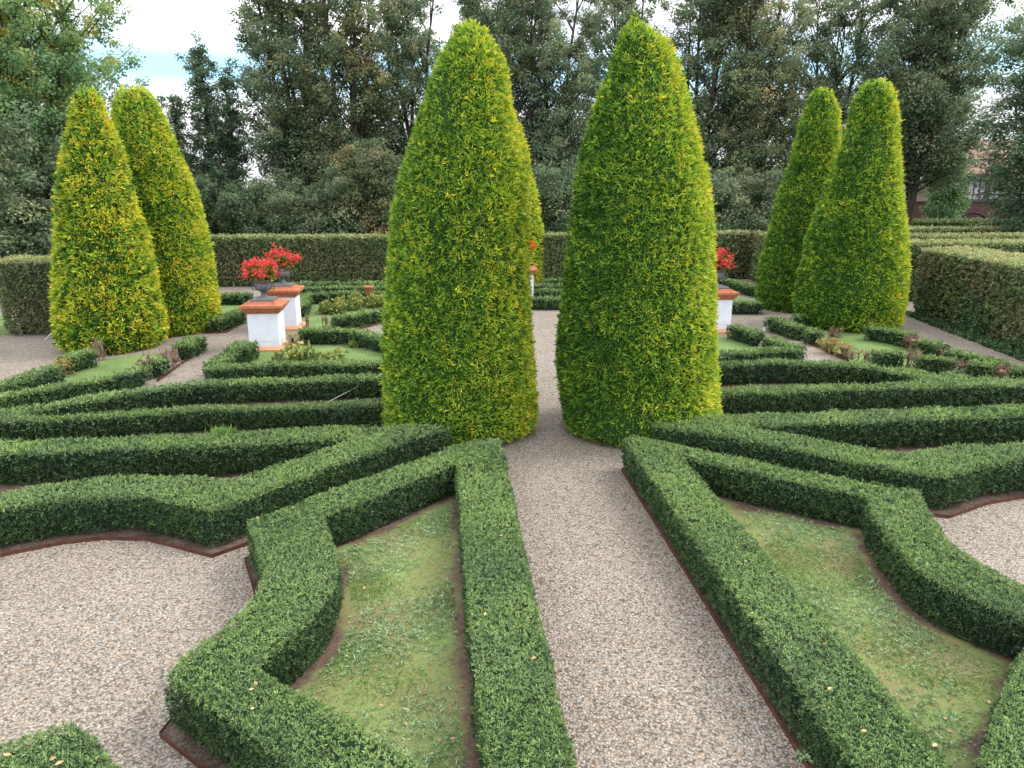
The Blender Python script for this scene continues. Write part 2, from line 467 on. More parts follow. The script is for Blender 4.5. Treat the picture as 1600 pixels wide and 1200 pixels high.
SOIL = turf_material('bare_soil', [(0.36, (0.030, 0.021, 0.016)), (0.5, (0.065, 0.045, 0.034)), (0.62, (0.15, 0.12, 0.10))], 48, 3)
FIELD = turf_material('rough_grass', [(0.36, (0.03, 0.05, 0.018)), (0.5, (0.05, 0.085, 0.028)), (0.62, (0.08, 0.12, 0.04))], 2.0, 0.2)

sheet('ground', [np.array([(-900, -400), (900, -400), (900, 1500), (-900, 1500)], float)], -0.02, FIELD)
sheet('gravel', [np.array([(-26, -8), (26, -8), (26, 30), (-26, 30)], float)], 0.0, GRAVEL)

Hh = 0.46
# ---- outlines of the near beds, on the level of the hedge tops
L1o = GP([(782, 683), (799, 766), (821, 869), (852, 997), (900, 1197), (925, 1310), (950, 1440), (790, 1430), (640, 1325), (470, 1205), (256, 1056), (281, 1028), (312, 1004), (353, 975), (384, 944), (402, 915), (411, 890), (400, 850), (387, 812), (455, 787), (599, 735), (705, 696), (745, 686)], Hh)
L1i = GP([(714, 723), (736, 1000), (759, 1190), (765, 1253), (666, 1194), (525, 1106), (441, 1062), (405, 1037), (431, 1012), (462, 988), (494, 956), (519, 925), (527, 893), (525, 862), (517, 834), (505, 806)], Hh)
R1o = GP([(974, 684), (991, 679), (1064, 695), (1194, 722), (1356, 752), (1437, 765), (1446, 785), (1462, 811), (1487, 846), (1530, 877), (1600, 912), (1700, 955), (1790, 1000), (1680, 1240), (1550, 1470), (1480, 1430), (1340, 1200), (1194, 993), (1099, 860)], Hh)
R1i = GP([(1066, 712), (1194, 742), (1352, 773), (1359, 792), (1372, 817), (1397, 850), (1433, 888), (1483, 917), (1533, 940), (1625, 972), (1593, 1027), (1550, 1120), (1527, 1200), (1516, 1226), (1493, 1197), (1367, 1053), (1218, 884), (1112, 765)], Hh)
L2p = GP([(703, 668), (692, 664), (567, 663), (500, 667), (344, 675), (156, 683), (0, 686), (-300, 695), (-300, 718), (0, 708), (156, 703), (344, 695), (474, 689), (550, 684), (474, 712), (380, 741), (353, 747), (312, 746), (272, 743), (219, 740), (156, 743), (109, 751), (0, 768), (-250, 818), (-250, 855), (0, 796), (94, 780), (156, 774), (231, 775), (281, 786), (328, 797), (380, 781), (417, 766), (536, 722), (646, 684), (700, 671)], Hh)
R2p = GP([(1019, 657), (1040, 651), (1112, 647), (1275, 643), (1437, 637), (1600, 632), (1850, 625), (1850, 645), (1600, 650), (1437, 655), (1234, 663), (1171, 665), (1234, 677), (1316, 691), (1377, 702), (1417, 706), (1458, 700), (1519, 693), (1600, 690), (1850, 692), (1850, 730), (1600, 717), (1539, 726), (1482, 744), (1437, 740), (1336, 722), (1234, 700), (1112, 677), (1023, 665)], Hh)
HL = 0.38
HR = 0.43
HM = 0.34
L34 = GP([(660, 583), (590, 585), (300, 595), (250, 602), (156, 614), (94, 627), (0, 641), (-170, 664), (-170, 678), (0, 659), (156, 652), (312, 641), (500, 636), (660, 632), (660, 623), (500, 628), (312, 634), (156, 642), (62, 649), (20, 651), (94, 634), (175, 620), (266, 607), (300, 602), (592, 592), (660, 590)], HL)
R34 = GP([(1060, 568), (1200, 561), (1325, 564), (1375, 570), (1450, 581), (1525, 588), (1600, 591), (1750, 596), (1750, 606), (1600, 602), (1500, 604), (1350, 607), (1200, 614), (1060, 618), (1060, 607), (1200, 602), (1350, 599), (1450, 594), (1420, 586), (1375, 577), (1325, 570), (1200, 567), (1060, 574)], HR)
NW = GP([(-60, 1185), (0, 1162), (60, 1141), (112, 1128), (128, 1131), (187, 1198), (245, 1265), (60, 1420), (-150, 1280)], Hh)

# ---- soil under the hedges with thin rusty steel edging
def edging(line, label, closed=False, h=0.042, th=0.004):
    p = np.asarray(line, float)
    q = ribbon(p, th)
    q = orient(q); n = len(q)
    v, t = tris([q])
    a = np.arange(n); b = (a + 1) % n
    vv = np.concatenate([np.c_[q, np.full(n, h)], np.c_[q, np.full(n, -0.05)]])
    o = build('steel_edging', [(vv, t, 0, 0.5), (vv, np.stack([a + n, b + n, b, a], 1), 0, 0.5)], [CORTEN])
    return tag(o, label, 'edging', 'rusty steel edging strips')
def bed(outer, d, z=0.03, holes=()):
    o = offset(subdiv(orient(outer), 0.2), d)
    sheet('soil', [o] + list(holes), z, SOIL)
    return o
bl1 = bed(L1o, 0.065)
br1 = bed(R1o, 0.005)
L2hull = GP([(703, 668), (692, 664), (567, 663), (0, 686), (-300, 695), (-250, 855), (0, 796), (94, 780), (156, 774), (231, 775), (281, 786), (328, 797), (380, 781), (417, 766), (536, 722), (646, 684)], Hh)
R2hull = GP([(1019, 657), (1040, 651), (1275, 643), (1850, 625), (1850, 730), (1600, 717), (1539, 726), (1482, 744), (1437, 740), (1336, 722), (1112, 677), (1023, 665)], Hh)
bl2 = bed(L2hull, 0.11)
br2 = bed(R2hull, 0.11)
bnw = bed(NW, 0.10)
bed(GP([(660, 583), (300, 595), (156, 614), (0, 641), (-170, 664), (-170, 678), (0, 659), (156, 652), (312, 641), (660, 632)], Hh), 0.12)
bed(GP([(1060, 568), (1200, 561), (1375, 570), (1525, 588), (1750, 596), (1750, 606), (1500, 604), (1200, 614), (1060, 618)], Hh), 0.12)
def closed(l): return np.concatenate([l, l[:1]])
edging(closed(bl1), 'rusty strip edging the lawn bed left of the gravel path')
edging(closed(br1), 'rusty strip along the right side of the gravel path')
edging(closed(bl2), 'curved rusty strip in front of the left wavy hedge')
edging(closed(br2), 'curved rusty strip by the gravel at the right picture edge')
edging(closed(bnw), 'rusty strip round the hedge corner in the lower left')

# ---- turf in the near beds
def bed_lawn(name, loop, z, seed, step=0.035):
    """turf that thins out to bare soil along the foot of the hedges"""
    l = orient(loop); lo, hi = l.min(0), l.max(0)
    nx, ny = (np.ceil((hi - lo) / step)).astype(int) + 1
    gx, gy = np.meshgrid(np.arange(nx), np.arange(ny), indexing='ij')
    P = lo + np.stack([gx, gy], -1).reshape(-1, 2) * step
    d = edge_dist(P, [l]) * np.where(inside(P, [l]), 1, -1)
    t = np.clip((d - 0.03 + waves(P, seed, 0.05, 6.0) + waves(P, seed + 1, 0.03, 19.0)) / 0.10, 0, 1)
    i, j = np.meshgrid(np.arange(nx - 1), np.arange(ny - 1), indexing='ij')
    f = np.stack([i * ny + j, (i + 1) * ny + j, (i + 1) * ny + j + 1, i * ny + j + 1], -1).reshape(-1, 4)
    f = f[(d[f] > -0.06).all(1)]
    zz = z + waves(P, seed + 2, 0.006, 5.0)
    return kind(build(name, [(np.c_[P, zz], f, 0, t)], [MOSSY]), 'structure')
bed_lawn('lawn_left_bed', L1i, 0.050, 31)
bed_lawn('lawn_right_bed', R1i, 0.050, 41)
def sward(name, loops, z, s, hgt, m, tint, k=3, wid=0.09, spread=0.7, keep=None, patchf=None):
    P = sample_top([orient(l, i == 0) for i, l in enumerate(loops)], s)
    if patchf is not None:
        P = P[rng.random(len(P)) < patchf(P)]
    tt = tint + rng.normal(0, 0.15, len(P))
    v, f, t = blades(np.c_[P, np.full(len(P), z)], np.tile([0, 0, 1.0], (len(P), 1)), hgt * rng.uniform(0.6, 1.3, len(P)), k, spread, 0.6, tt, wid, squash=(1, 1, 0.3))
    o = build(name, [(v, f, 0, t)], [m]); return kind(o, 'stuff')
def patchy(seed, lo=0.0, gain=0.9):
    return lambda P: np.clip(0.35 + waves(P, seed, gain, 4.0), lo, 1)
for q, (l, nm) in enumerate(((L1i, 'bed'), (R1i, 'bed'))):
    il = offset(orient(l), -0.10)
    sward('grass', [il], 0.050, 0.012, 0.016, GRASSBLADE, 0.30, 4, 0.09, spread=0.45, patchf=patchy(21 + q, 0.12, 1.2))
    # flat broad-leaved weeds in loose colonies
    P = sample_top([il], 0.026)
    P = P[rng.random(len(P)) < np.clip(0.42 + waves(P, 60 + q, 0.7, 3.6), 0.08, 0.9)]
    v, f, t = blades(np.c_[P, np.full(len(P), 0.054)], np.tile([0, 0, 1.0], (len(P), 1)), 0.032 * rng.uniform(0.4, 1.4, len(P)), 7, 0.3, 0.7, 0.55 + rng.normal(0, 0.2, len(P)), 0.11, squash=(1, 1, 0.25))
    kind(build('weeds', [(v, f, 0, t)], [WEEDLEAF]), 'stuff')

# ------------------------------------------------------------------ low yew hedges
yew([L1o, L1i], 'near yew hedge enclosing the patchy lawn left of the gravel path')
yew([R1o, R1i], 'near yew hedge enclosing the patchy lawn right of the gravel path')
yew([L2p], 'forked yew hedge with wavy front above the large gravel area on the left')
yew([R2p], 'forked yew hedge with pointed corner behind the right lawn bed')
yew([L34], 'long V shaped yew hedge left of the left big cone', HL)
yew([R34], 'long V shaped yew hedge right of the right big cone', HR)
yew([NW], 'cut off hedge corner with fallen leaves in the lower left corner')

def rib(pts, w, label, h=0.34, **kw):
    return yew([ribbon(GP(pts, h), w * 0.85)], label, h, **kw)
def dead(pts, w, label, m, h=0.32):
    """a length of hedge that has died back: same shape, thin brown foliage"""
    HN[0] += 1
    bl = hedge_blocks([ribbon(GP(pts, h), w)], h, smin=0.05, k=7, topt=0.6, sidet=0.45, blade=0.8, wid=0.13, shoots=4, seed=HN[0] * 13, rag=0.03, lump=0.02, core_in=0.07, under=0.06)
    return tag(build('dying_hedge', bl, [m, TWIG]), label, 'dying hedge', 'dead lengths of low hedge')
# left middle beds
rib([(-160, 640), (-60, 618), (0, 600), (35, 588), (65, 577), (88, 571)], 0.42, 'thin yew hedge by the gravel at the left edge, behind the lawn strip')
rib([(100, 559), (125, 550), (146, 546)], 0.36, 'short yew hedge piece at the foot of the leftmost cone', h=0.36)
rib([(-160, 640), (0, 618), (65, 607), (118, 598), (162, 590), (200, 582), (222, 571)], 0.36, 'yew hedge in front of the lawn strip below the leftmost cone')
rib([(236, 565), (252, 559)], 0.42, 'small yew bush between two bare twig gaps below the leftmost cones')
rib([(283, 540), (297, 531), (310, 526)], 0.45, 'yew bush at the pointed end of the bed beside the gravel walk')
rib([(334, 500), (358, 492), (378, 485)], 0.42, 'short yew hedge right of the second cone from the left')
rib([(330, 459), (392, 459)], 0.5, 'low hedge in the back left of the front white pedestal')
L6 = [(322, 574), (440, 567), (587, 566), (640, 564)]
rib(L6, 0.42, 'yew hedge in front of the lawn with the front white pedestal')
rib([(330, 568), (352, 555), (366, 547)], 0.40, 'low side hedge leading up to the front white pedestal')
rib([(368, 544), (378, 538), (386, 533)], 0.55, 'rounded taller end of the hedge beside the front white pedestal', h=0.40)
rib([(468, 516), (481, 515), (544, 515), (567, 518), (592, 525), (640, 538)], 0.42, 'curved yew hedge right of the two white pedestals')
rib([(521, 493), (545, 493), (571, 488), (600, 483), (640, 476)], 0.42, 'yew hedge bending round the yellow rose bed')
rib([(478, 458), (540, 457), (640, 457)], 0.42, 'low hedge directly behind the yellow rose bed')
rib([(470, 478), (474, 467), (478, 460)], 0.42, 'short return of hedge beside the rear white pedestal')
rib([(462, 449), (540, 448), (650, 448)], 0.42, 'second low hedge row in front of the left back hedge')
rib([(455, 442), (540, 441.5), (650, 441.5)], 0.42, 'thin low hedge row nearest to the left back hedge')
# seen through the gap between the big cones
rib([(820, 466), (900, 466)], 0.42, 'low hedge closing the far end of the central gravel path')
rib([(815, 453.5), (905, 453)], 0.42, 'second low hedge behind the end of the central path')
rib([(812, 445.5), (910, 445)], 0.42, 'third low hedge behind the end of the central path')
rib([(848, 437), (905, 437)], 0.42, 'dark low hedge against the back hedge at the end of the path')
# right middle beds
rib([(1085, 560), (1123, 551), (1194, 546), (1250, 545)], 0.42, 'yew hedge in front of the lawn with the right white pedestal')
rib([(1145, 508), (1170, 514), (1186, 520)], 0.45, 'yew hedge piece running from the right white pedestal to the white stake')
rib([(1200, 527), (1226, 535), (1250, 542)], 0.40, 'yew hedge piece between the white stake and the bed corner')
rib([(1090, 472), (1144, 472), (1190, 472)], 0.45, 'yew hedge between the right white pedestal and the far right cones')
rib([(1100, 428), (1123, 434), (1150, 441), (1190, 450)], 0.42, 'yew hedge along the far gravel behind the right white pedestal')
rib([(1204, 496), (1228, 503), (1254, 511)], 0.40, 'dense yew hedge end at the foot of the far right cones')
rib([(1262, 514), (1278, 518)], 0.34, 'thin greying yew bush beside the bare brown twigs')
rib([(1240, 493), (1262, 493)], 0.4, 'small yew piece between the two far right cones', h=0.32)
rib([(1356, 509), (1395, 515), (1427, 522)], 0.40, 'yew hedge piece at the right foot of the rightmost cone')
rib([(1438, 531), (1460, 536), (1474, 540)], 0.40, 'yew hedge piece between the two brown dead bushes', h=0.32)
rib([(1486, 547), (1520, 554), (1572, 567)], 0.40, 'rough yew hedge piece along the gravel below the tall right hedge', h=0.28)
rib([(1366, 550), (1390, 549), (1412, 551)], 0.40, 'isolated yew bush standing in the right lawn')
rib([(1434, 556), (1465, 558), (1494, 561)], 0.36, 'front yew piece between pale twigs and a brown dead bush', h=0.34)
rib([(1516, 565), (1552, 570)], 0.36, 'front yew piece between two brown dead bushes', h=0.34)
rib([(1582, 573), (1640, 580)], 0.40, 'yew bush at the right picture edge beside a brown dead bush', h=0.34)

# lawns of the middle beds
GL = lambda pts: GP(pts, 0.0)
sheet('lawn_strip_left', [GL([(-120, 665), (0, 630), (60, 600), (105, 588), (165, 562), (200, 556), (258, 552), (262, 565), (225, 592), (150, 622), (0, 655)])], 0.01, LAWN)
sheet('lawn_pedestal_left', [GL([(330, 592), (385, 545), (480, 540), (540, 540), (580, 548), (640, 565), (640, 592)])], 0.01, LAWN)
sheet('lawn_rose_bed', [GL([(464, 520), (476, 478), (640, 474), (640, 500), (566, 513), (520, 516)])], 0.01, LAWN)
sheet('lawn_far_left', [GL([(300, 522), (340, 476), (392, 472), (380, 500), (352, 519)])], 0.01, LAWN)
sheet('lawn_pedestal_right', [GL([(1060, 572), (1110, 527), (1145, 527), (1190, 541), (1230, 552), (1240, 566)])], 0.01, LAWN)
sheet('lawn_strip_right', [GL([(1205, 513), (1250, 505), (1340, 512), (1400, 531), (1490, 556), (1620, 585), (1620, 606), (1500, 592), (1330, 566)])], 0.01, LAWN)
sheet('lawn_far_right', [GL([(1090, 462), (1150, 463), (1190, 472), (1190, 480), (1090, 480)])], 0.01, LAWN)
sheet('lawn_left_border', [GL([(-500, 470), (-40, 470), (14, 500), (22, 522), (-60, 526), (-500, 540)])], 0.01, LAWN)
edging(GL([(246, 597), (285, 569), (321, 543), (308, 543)]), 'rusty strip along the gravel walk below the leftmost cones', h=0.06)
edging(GL([(322, 521), (355, 520), (382, 500), (392, 492)]), 'short rusty strip in the back left of the front white pedestal', h=0.06)
edging(GL([(530, 521), (566, 514), (600, 505), (640, 494)]), 'rusty strip beside the small gravel wedge left of the left big cone', h=0.06)
edging(GL([(1202, 511), (1250, 530), (1300, 554), (1330, 567)]), 'rusty strip along the brown twigs of the right bed', h=0.09)

# ------------------------------------------------------------------ golden thuja cones
def cone(base, rows, label, group=None, s=0.055, seed=0, tint0=0.52, sunny=0.22, mottle=0.17, patch=0.07):
    """rows: (y, left x, right x) of the outline in the photo, top to bottom; base: photo pixel of the middle of its foot"""
    b = G(*base); Y = b[1]
    zs, cx, rr = [], [], []
    for y, xl, xr in rows:
        a, c = V(xl, y, Y), V(xr, y, Y)
        zs.append(a[2]); cx.append((a[0] + c[0]) / 2 - b[0]); rr.append((c[0] - a[0]) / 2)
    o = np.argsort(zs); zs, cx, rr = np.array(zs)[o], np.array(cx)[o], np.array(rr)[o]
    rr = np.maximum(rr - 0.025, 0.02)
    if zs[0] > 0.12:
        zs = np.r_[0.10, zs]; cx = np.r_[cx[0], cx]; rr = np.r_[rr[0] * 0.97, rr]
    zt = zs[-1]
    e = empty('topiary_cone', b, label, 'topiary', group)
    # core
    nz, na = 40, 36
    zz = np.linspace(0.14, zt - 0.05, nz); r = np.interp(zz, zs, rr) - 0.06; c = np.interp(zz, zs, cx)
    r = np.maximum(r, 0.01)
    a = np.arange(na) * 2 * math.pi / na
    v = np.stack([c[:, None] + r[:, None] * np.cos(a), r[:, None] * np.sin(a), np.broadcast_to(zz[:, None], (nz, na))], -1).reshape(-1, 3)
    i, j = np.meshgrid(np.arange(nz - 1), np.arange(na), indexing='ij'); j2 = (j + 1) % na
    f = np.stack([i * na + j, i * na + j2, (i + 1) * na + j2, (i + 1) * na + j], -1).reshape(-1, 4)
    blocks = [(v, f, 1, 0.0)]
    # sprays
    zg = np.linspace(0.05, zt, 200); rg = np.interp(zg, zs, rr)
    w = np.cumsum(rg + 0.03); w /= w[-1]
    area = np.trapz(2 * math.pi * rg, zg)
    n = int(area / s ** 2)
    ii = np.arange(n)
    z = np.interp((ii + rng.random(n)) / n, w, zg); th = (ii * 2.399963 + rng.normal(0, 0.35 * s / np.interp(z, zs, rr))) % (2 * math.pi)
    rz = np.interp(z, zs, rr); cz = np.interp(z, zs, cx)
    slope = -(np.interp(z + 0.05, zs, rr) - np.interp(z - 0.05, zs, rr)) / 0.1
    N = unit(np.stack([np.cos(th), np.sin(th), np.clip(slope, -0.5, 3)], 1))
    rl = waves(np.c_[np.cos(th) * 1.6 + np.sin(th), z], seed, 0.032, 2.6) + rng.normal(0, 0.022, n)
    # round the shoulder at the very foot
    rz = rz - 0.05 * np.exp(-(z / 0.10) ** 2)
    P = np.stack([cz + (rz + rl - 0.04) * np.cos(th), (rz + rl - 0.04) * np.sin(th), z], 1)
    sunside = N[:, 0] * sd.x + N[:, 1] * sd.y          # golden foliage, with sunlight painted in: yellower towards the sun, greener away
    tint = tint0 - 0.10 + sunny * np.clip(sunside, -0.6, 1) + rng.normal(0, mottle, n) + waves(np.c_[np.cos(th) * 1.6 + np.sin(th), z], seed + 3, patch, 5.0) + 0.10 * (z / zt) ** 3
    up = N.copy(); up[:, 2] += 0.25
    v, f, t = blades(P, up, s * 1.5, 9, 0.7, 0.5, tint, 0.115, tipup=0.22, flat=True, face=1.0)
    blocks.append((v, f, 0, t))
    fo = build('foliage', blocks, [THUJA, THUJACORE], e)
    tv, tf = tube([(0, 0, -0.03), (0.02, 0.0, 0.3), (cx[len(cx)//2] * 0.5, 0, zt * 0.5)], [0.09, 0.075, 0.05], 10)
    build('trunk', [(tv, tf, 0, 0.5)], [BARK], e)
    return e
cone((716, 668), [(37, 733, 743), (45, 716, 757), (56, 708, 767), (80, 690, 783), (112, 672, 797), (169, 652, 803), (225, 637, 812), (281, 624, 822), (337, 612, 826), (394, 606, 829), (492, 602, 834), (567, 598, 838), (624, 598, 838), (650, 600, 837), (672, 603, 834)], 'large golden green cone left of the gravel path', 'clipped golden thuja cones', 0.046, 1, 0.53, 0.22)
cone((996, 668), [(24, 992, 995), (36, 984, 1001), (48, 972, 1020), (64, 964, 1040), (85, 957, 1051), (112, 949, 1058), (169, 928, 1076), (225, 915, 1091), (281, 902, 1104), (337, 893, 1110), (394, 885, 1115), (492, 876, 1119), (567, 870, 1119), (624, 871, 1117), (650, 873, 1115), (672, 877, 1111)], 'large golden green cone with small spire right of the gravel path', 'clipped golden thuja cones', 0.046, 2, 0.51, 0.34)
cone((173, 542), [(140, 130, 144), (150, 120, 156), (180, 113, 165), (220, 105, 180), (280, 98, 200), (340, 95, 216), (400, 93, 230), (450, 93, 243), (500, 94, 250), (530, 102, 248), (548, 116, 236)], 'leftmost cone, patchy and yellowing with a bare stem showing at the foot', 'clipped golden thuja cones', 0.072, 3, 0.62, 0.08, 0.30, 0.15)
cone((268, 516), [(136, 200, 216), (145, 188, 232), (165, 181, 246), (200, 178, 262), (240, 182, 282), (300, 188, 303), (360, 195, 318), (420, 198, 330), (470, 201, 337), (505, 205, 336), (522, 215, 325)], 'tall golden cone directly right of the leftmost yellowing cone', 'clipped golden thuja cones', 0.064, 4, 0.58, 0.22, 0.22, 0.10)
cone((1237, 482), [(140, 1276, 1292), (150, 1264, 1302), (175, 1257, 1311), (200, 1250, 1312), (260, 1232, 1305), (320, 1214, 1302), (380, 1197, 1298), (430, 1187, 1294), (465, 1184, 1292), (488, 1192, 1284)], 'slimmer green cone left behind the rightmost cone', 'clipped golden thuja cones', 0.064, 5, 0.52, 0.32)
cone((1325, 508), [(126, 1362, 1378), (135, 1348, 1390), (160, 1336, 1396), (200, 1324, 1400), (260, 1306, 1404), (320, 1284, 1407), (380, 1264, 1409), (430, 1252, 1410), (470, 1245, 1408), (500, 1249, 1402), (513, 1262, 1390)], 'rightmost cone with sunlit right flank tinted golden in front of the tall right hedge', 'clipped golden thuja cones', 0.062, 6, 0.53, 0.36)
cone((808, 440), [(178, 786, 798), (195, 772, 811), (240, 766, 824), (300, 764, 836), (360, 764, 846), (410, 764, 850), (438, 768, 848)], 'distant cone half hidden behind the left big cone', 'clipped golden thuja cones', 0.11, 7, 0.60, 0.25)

# ------------------------------------------------------------------ tall hedges
def tall(loops, h, label, **kw):
    HN[0] += 1
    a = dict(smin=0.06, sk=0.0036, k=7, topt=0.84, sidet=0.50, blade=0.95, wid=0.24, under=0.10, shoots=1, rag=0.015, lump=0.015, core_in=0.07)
    a.update(kw)
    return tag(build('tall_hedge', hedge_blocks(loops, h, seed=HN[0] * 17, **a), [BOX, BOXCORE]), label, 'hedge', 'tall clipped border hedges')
def zat(py, g):      # height of a photo row above a ground point
    return V(800, py, g[1])[2]
TB = 1.85
b0, b1, b2 = G(250, 449)[:2], G(600, 447)[:2], G(1166, 436)[:2]
c1, c2 = G(1205, 458)[:2], G(1300, 468)[:2]
back = np.array([b0, b1, b2, b2 + (0.1, 1.0), b1 + (0, 1.0), b0 + (0, 1.0)])
tall([back], 1.80, 'long clipped hedge across the back of the garden')
side = np.array([b2 + (0.16, 0.9), b2 + (0.16, -0.05), c1, c2, c2 + (0.9, 0.6), c1 + (0.9, 0.9)])
tall([side], 1.85, 'clipped border hedge running forward from the back hedge on the right')
r0, r1, r2 = G(1433, 493)[:2], G(1600, 553)[:2], G(1720, 600)[:2]
rr_ = np.array([r0, r1, r2, r2 + (1.6, 0.8), G(1600, 553)[:2] + (1.6, 1.0), r0 + (1.9, 0.55), r0 + (0.3, 0.75)])
tall([rr_], 1.86, 'broad tall hedge in the right foreground with mottled brown face', smin=0.06, sidet=0.52, topt=0.95, lump=0.03, rag=0.025)
for Y, x0, x1, h, lab in ((23.5, 1404, 1800, 1.84, 'first maze hedge row behind the tall right hedge'), (26.5, 1404, 1900, 1.86, 'second maze hedge row behind the tall right hedge'), (30.5, 1404, 1900, 1.88, 'third maze hedge row behind the tall right hedge'), (36, 1404, 1900, 1.95, 'darker last maze hedge row below the brick wall')):
    xa, xb = V(x0, 400, Y)[0], V(x1, 400, Y)[0]
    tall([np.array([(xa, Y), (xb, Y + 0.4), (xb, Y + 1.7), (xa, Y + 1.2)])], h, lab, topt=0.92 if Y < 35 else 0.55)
l0, l1 = G(9, 526)[:2], G(96, 524)[:2]
tall([np.array([l0 + (0.12, 0), l1, l1 + (0.35, 1.6), l0 + (-0.5, 1.5), l0 + (-0.12, 0.25)])], 1.82, 'dark tall hedge block at the left picture edge', topt=0.92, sidet=0.42, under=0.22)

# ivy at the foot of the right hedge
q = sample_top([ribbon(np.array([r0 + (-0.05, 0.1), r0 * 0.5 + r1 * 0.5 + (-0.15, -0.05), r1 + (-0.2, -0.1), r2 + (-0.2, -0.1)]), 0.5)], 0.06)
v, f, t = blades(np.c_[q, np.full(len(q), 0.02)], np.tile([-0.2, -0.2, 1.0], (len(q), 1)), 0.09, 6, 0.8, 0.6, 0.5 + rng.normal(0, 0.15, len(q)), 0.32)
tt_ = rng.random(2600) ** 0.8; zz_ = rng.random(2600) ** 1.5 * 1.1
fx = r0 + (r2 - r0) * tt_[:, None]; un = unit(np.array([(r2 - r0)[1], -(r2 - r0)[0]])[None, :])[0]
if un @ r1 > 0: un = -un
ok = waves(np.c_[tt_ * 9, zz_ * 1.4], 77, 1.0, 1.6) > 0.15 + 0.5 * zz_
Q3 = np.c_[fx + un * rng.uniform(0.02, 0.12, (2600, 1)), zz_ + 0.03][ok]
v2_, f2_, t2_ = blades(Q3, np.tile([un[0], un[1], 0.3], (len(Q3), 1)), 0.075, 5, 0.5, 0.7, 0.62 + rng.normal(0, 0.15, len(Q3)), 0.34, face=1.0)
kind(build('ivy', [(v, f, 0, t), (v2_, f2_, 0, t2_)], [IVY]), 'stuff')

# ------------------------------------------------------------------ bare and dying plants in the beds
def twigs(px, py, w, h, n, label, leafm=None, leaves=0, group='bare or dying hedge plants'):
    b = G(px, py); lst = []; tips = []
    for i in range(n):
        o = rng.uniform(-w / 2, w / 2); q = rng.normal(0, 0.06)
        p0 = np.array([o, q, 0]); hh = h * rng.uniform(0.7, 1.1)
        p1 = p0 + (rng.normal(0, 0.03), rng.normal(0, 0.03), hh * 0.5)
        lst.append((np.array([p0, p1, p1 + (rng.normal(0, 0.05), rng.normal(0, 0.05), hh * 0.5)]), np.array([0.016, 0.011, 0.006]), 4))
        tips.append(p1)
        for k in range(6):
            a = p0 + (p1 - p0) * rng.uniform(0.4, 1.2)
            e_ = a + (rng.normal(0, 0.07), rng.normal(0, 0.07), rng.uniform(0.06, 0.2))
            lst.append((np.array([a, (a + e_) / 2 + rng.normal(0, 0.01, 3), e_]), np.array([0.010, 0.008, 0.004]), 3)); tips.append(e_)
    v, f = tubes(lst); blocks = [(v, f, 0, 0.5)]
    if leaves:
        P = np.array(tips)[rng.choice(len(tips), leaves)] + rng.normal(0, 0.05, (leaves, 3)); P[:, 2] = np.abs(P[:, 2])
        lv, lf, lt = blades(P, np.tile([0, 0, 1.0], (leaves, 1)), 0.07, 6, 0.5, 0.7, 0.5 + rng.normal(0, 0.2, leaves), 0.2)
        blocks.append((lv, lf, 1, lt))
    o = build('bare_shrub', blocks, [TWIG, leafm or DEADLEAF]); o.location = b
    return tag(o, label, 'dying shrub', group)
dead([(91, 567), (103, 562)], 0.28, 'thin yellowish length in the gap of the thin left hedge', YELLEAF)
twigs(156, 563, 0.35, 0.5, 8, 'bare grey twigs at the foot of the leftmost cone')
twigs(229, 592, 0.22, 0.5, 7, 'narrow bare tan shrub in the front left hedge', DEADLEAF, 25)
twigs(270, 572, 0.5, 0.42, 11, 'wide gap of bare tan twigs beside the gravel walk')
dead([(449, 523), (464, 522)], 0.3, 'half dead olive length beside the front white pedestal', YELLEAF)
twigs(480, 512, 0.3, 0.36, 3, 'few bare dark twigs on the lawn by the rear white pedestal')
twigs(512, 512, 0.3, 0.36, 4, 'bare forked twigs left of the rose bed hedge')
twigs(1291, 540, 0.4, 0.42, 10, 'bare brown twigs along the rusty strip of the right bed', DEADLEAF, 40)
dead([(1290, 528), (1307, 533)], 0.26, 'small yellowed length left in the right bed', YELLEAF)
dead([(1313, 535), (1327, 540)], 0.26, 'bright yellowed length right in the right bed', YELLEAF)
twigs(1345, 566, 0.6, 0.26, 10, 'short bare stubs before the right lawn')
dead([(1421, 524), (1434, 529)], 0.28, 'narrow brown dead length at the right foot of the rightmost cone', DEADLEAF)
dead([(1470, 545), (1483, 549)], 0.28, 'low pinkish brown dead length near the right gravel walk', DEADLEAF, 0.24)
twigs(1424, 574, 0.3, 0.42, 9, 'pale bare twigs behind the right V shaped hedge')
dead([(1496, 563), (1514, 566)], 0.32, 'rust brown dead length between two front yew pieces', DEADLEAF)
dead([(1555, 572), (1580, 575)], 0.34, 'wide rust brown dead length near the right picture edge', DEADLEAF)

# rose and weed plants
def leafy(px, py, w, d, h, n, label, m=ROSE, tint=0.6, name='rose_bush', cat='shrub', group=None, size=0.10):
    b = G(px, py)
    P = np.stack([rng.uniform(-w / 2, w / 2, n), rng.uniform(-d / 2, d / 2, n), np.zeros(n)], 1)
    P[:, 2] = h * rng.random(n) ** 0.6 * (1 - 0.5 * (P[:, 0] / (w / 2)) ** 2)
    P[:, 2] *= 0.75 + 0.35 * np.sin(P[:, 0] * 9 + px)
    P[:, 2] = np.maximum(P[:, 2], 0.03)
    v, f, t = blades(P, np.tile([0, 0, 1.0], (n, 1)), size, 6, 0.4, 0.7, tint - 0.3 + 0.45 * P[:, 2] / h + rng.normal(0, 0.15, n), 0.26)
    st = [(np.array([(x, y, 0), (x + rng.normal(0, .03), y, z * 0.6), (x, y, z)]), 0.006, 4) for x, y, z in P[: max(6, n // 12)]]
    sv, sf = tubes(st)
    o = build(name, [(v, f, 0, t), (sv, sf, 1, 0.5)], [m, BARK]); o.location = b
    return tag(o, label, cat, group)
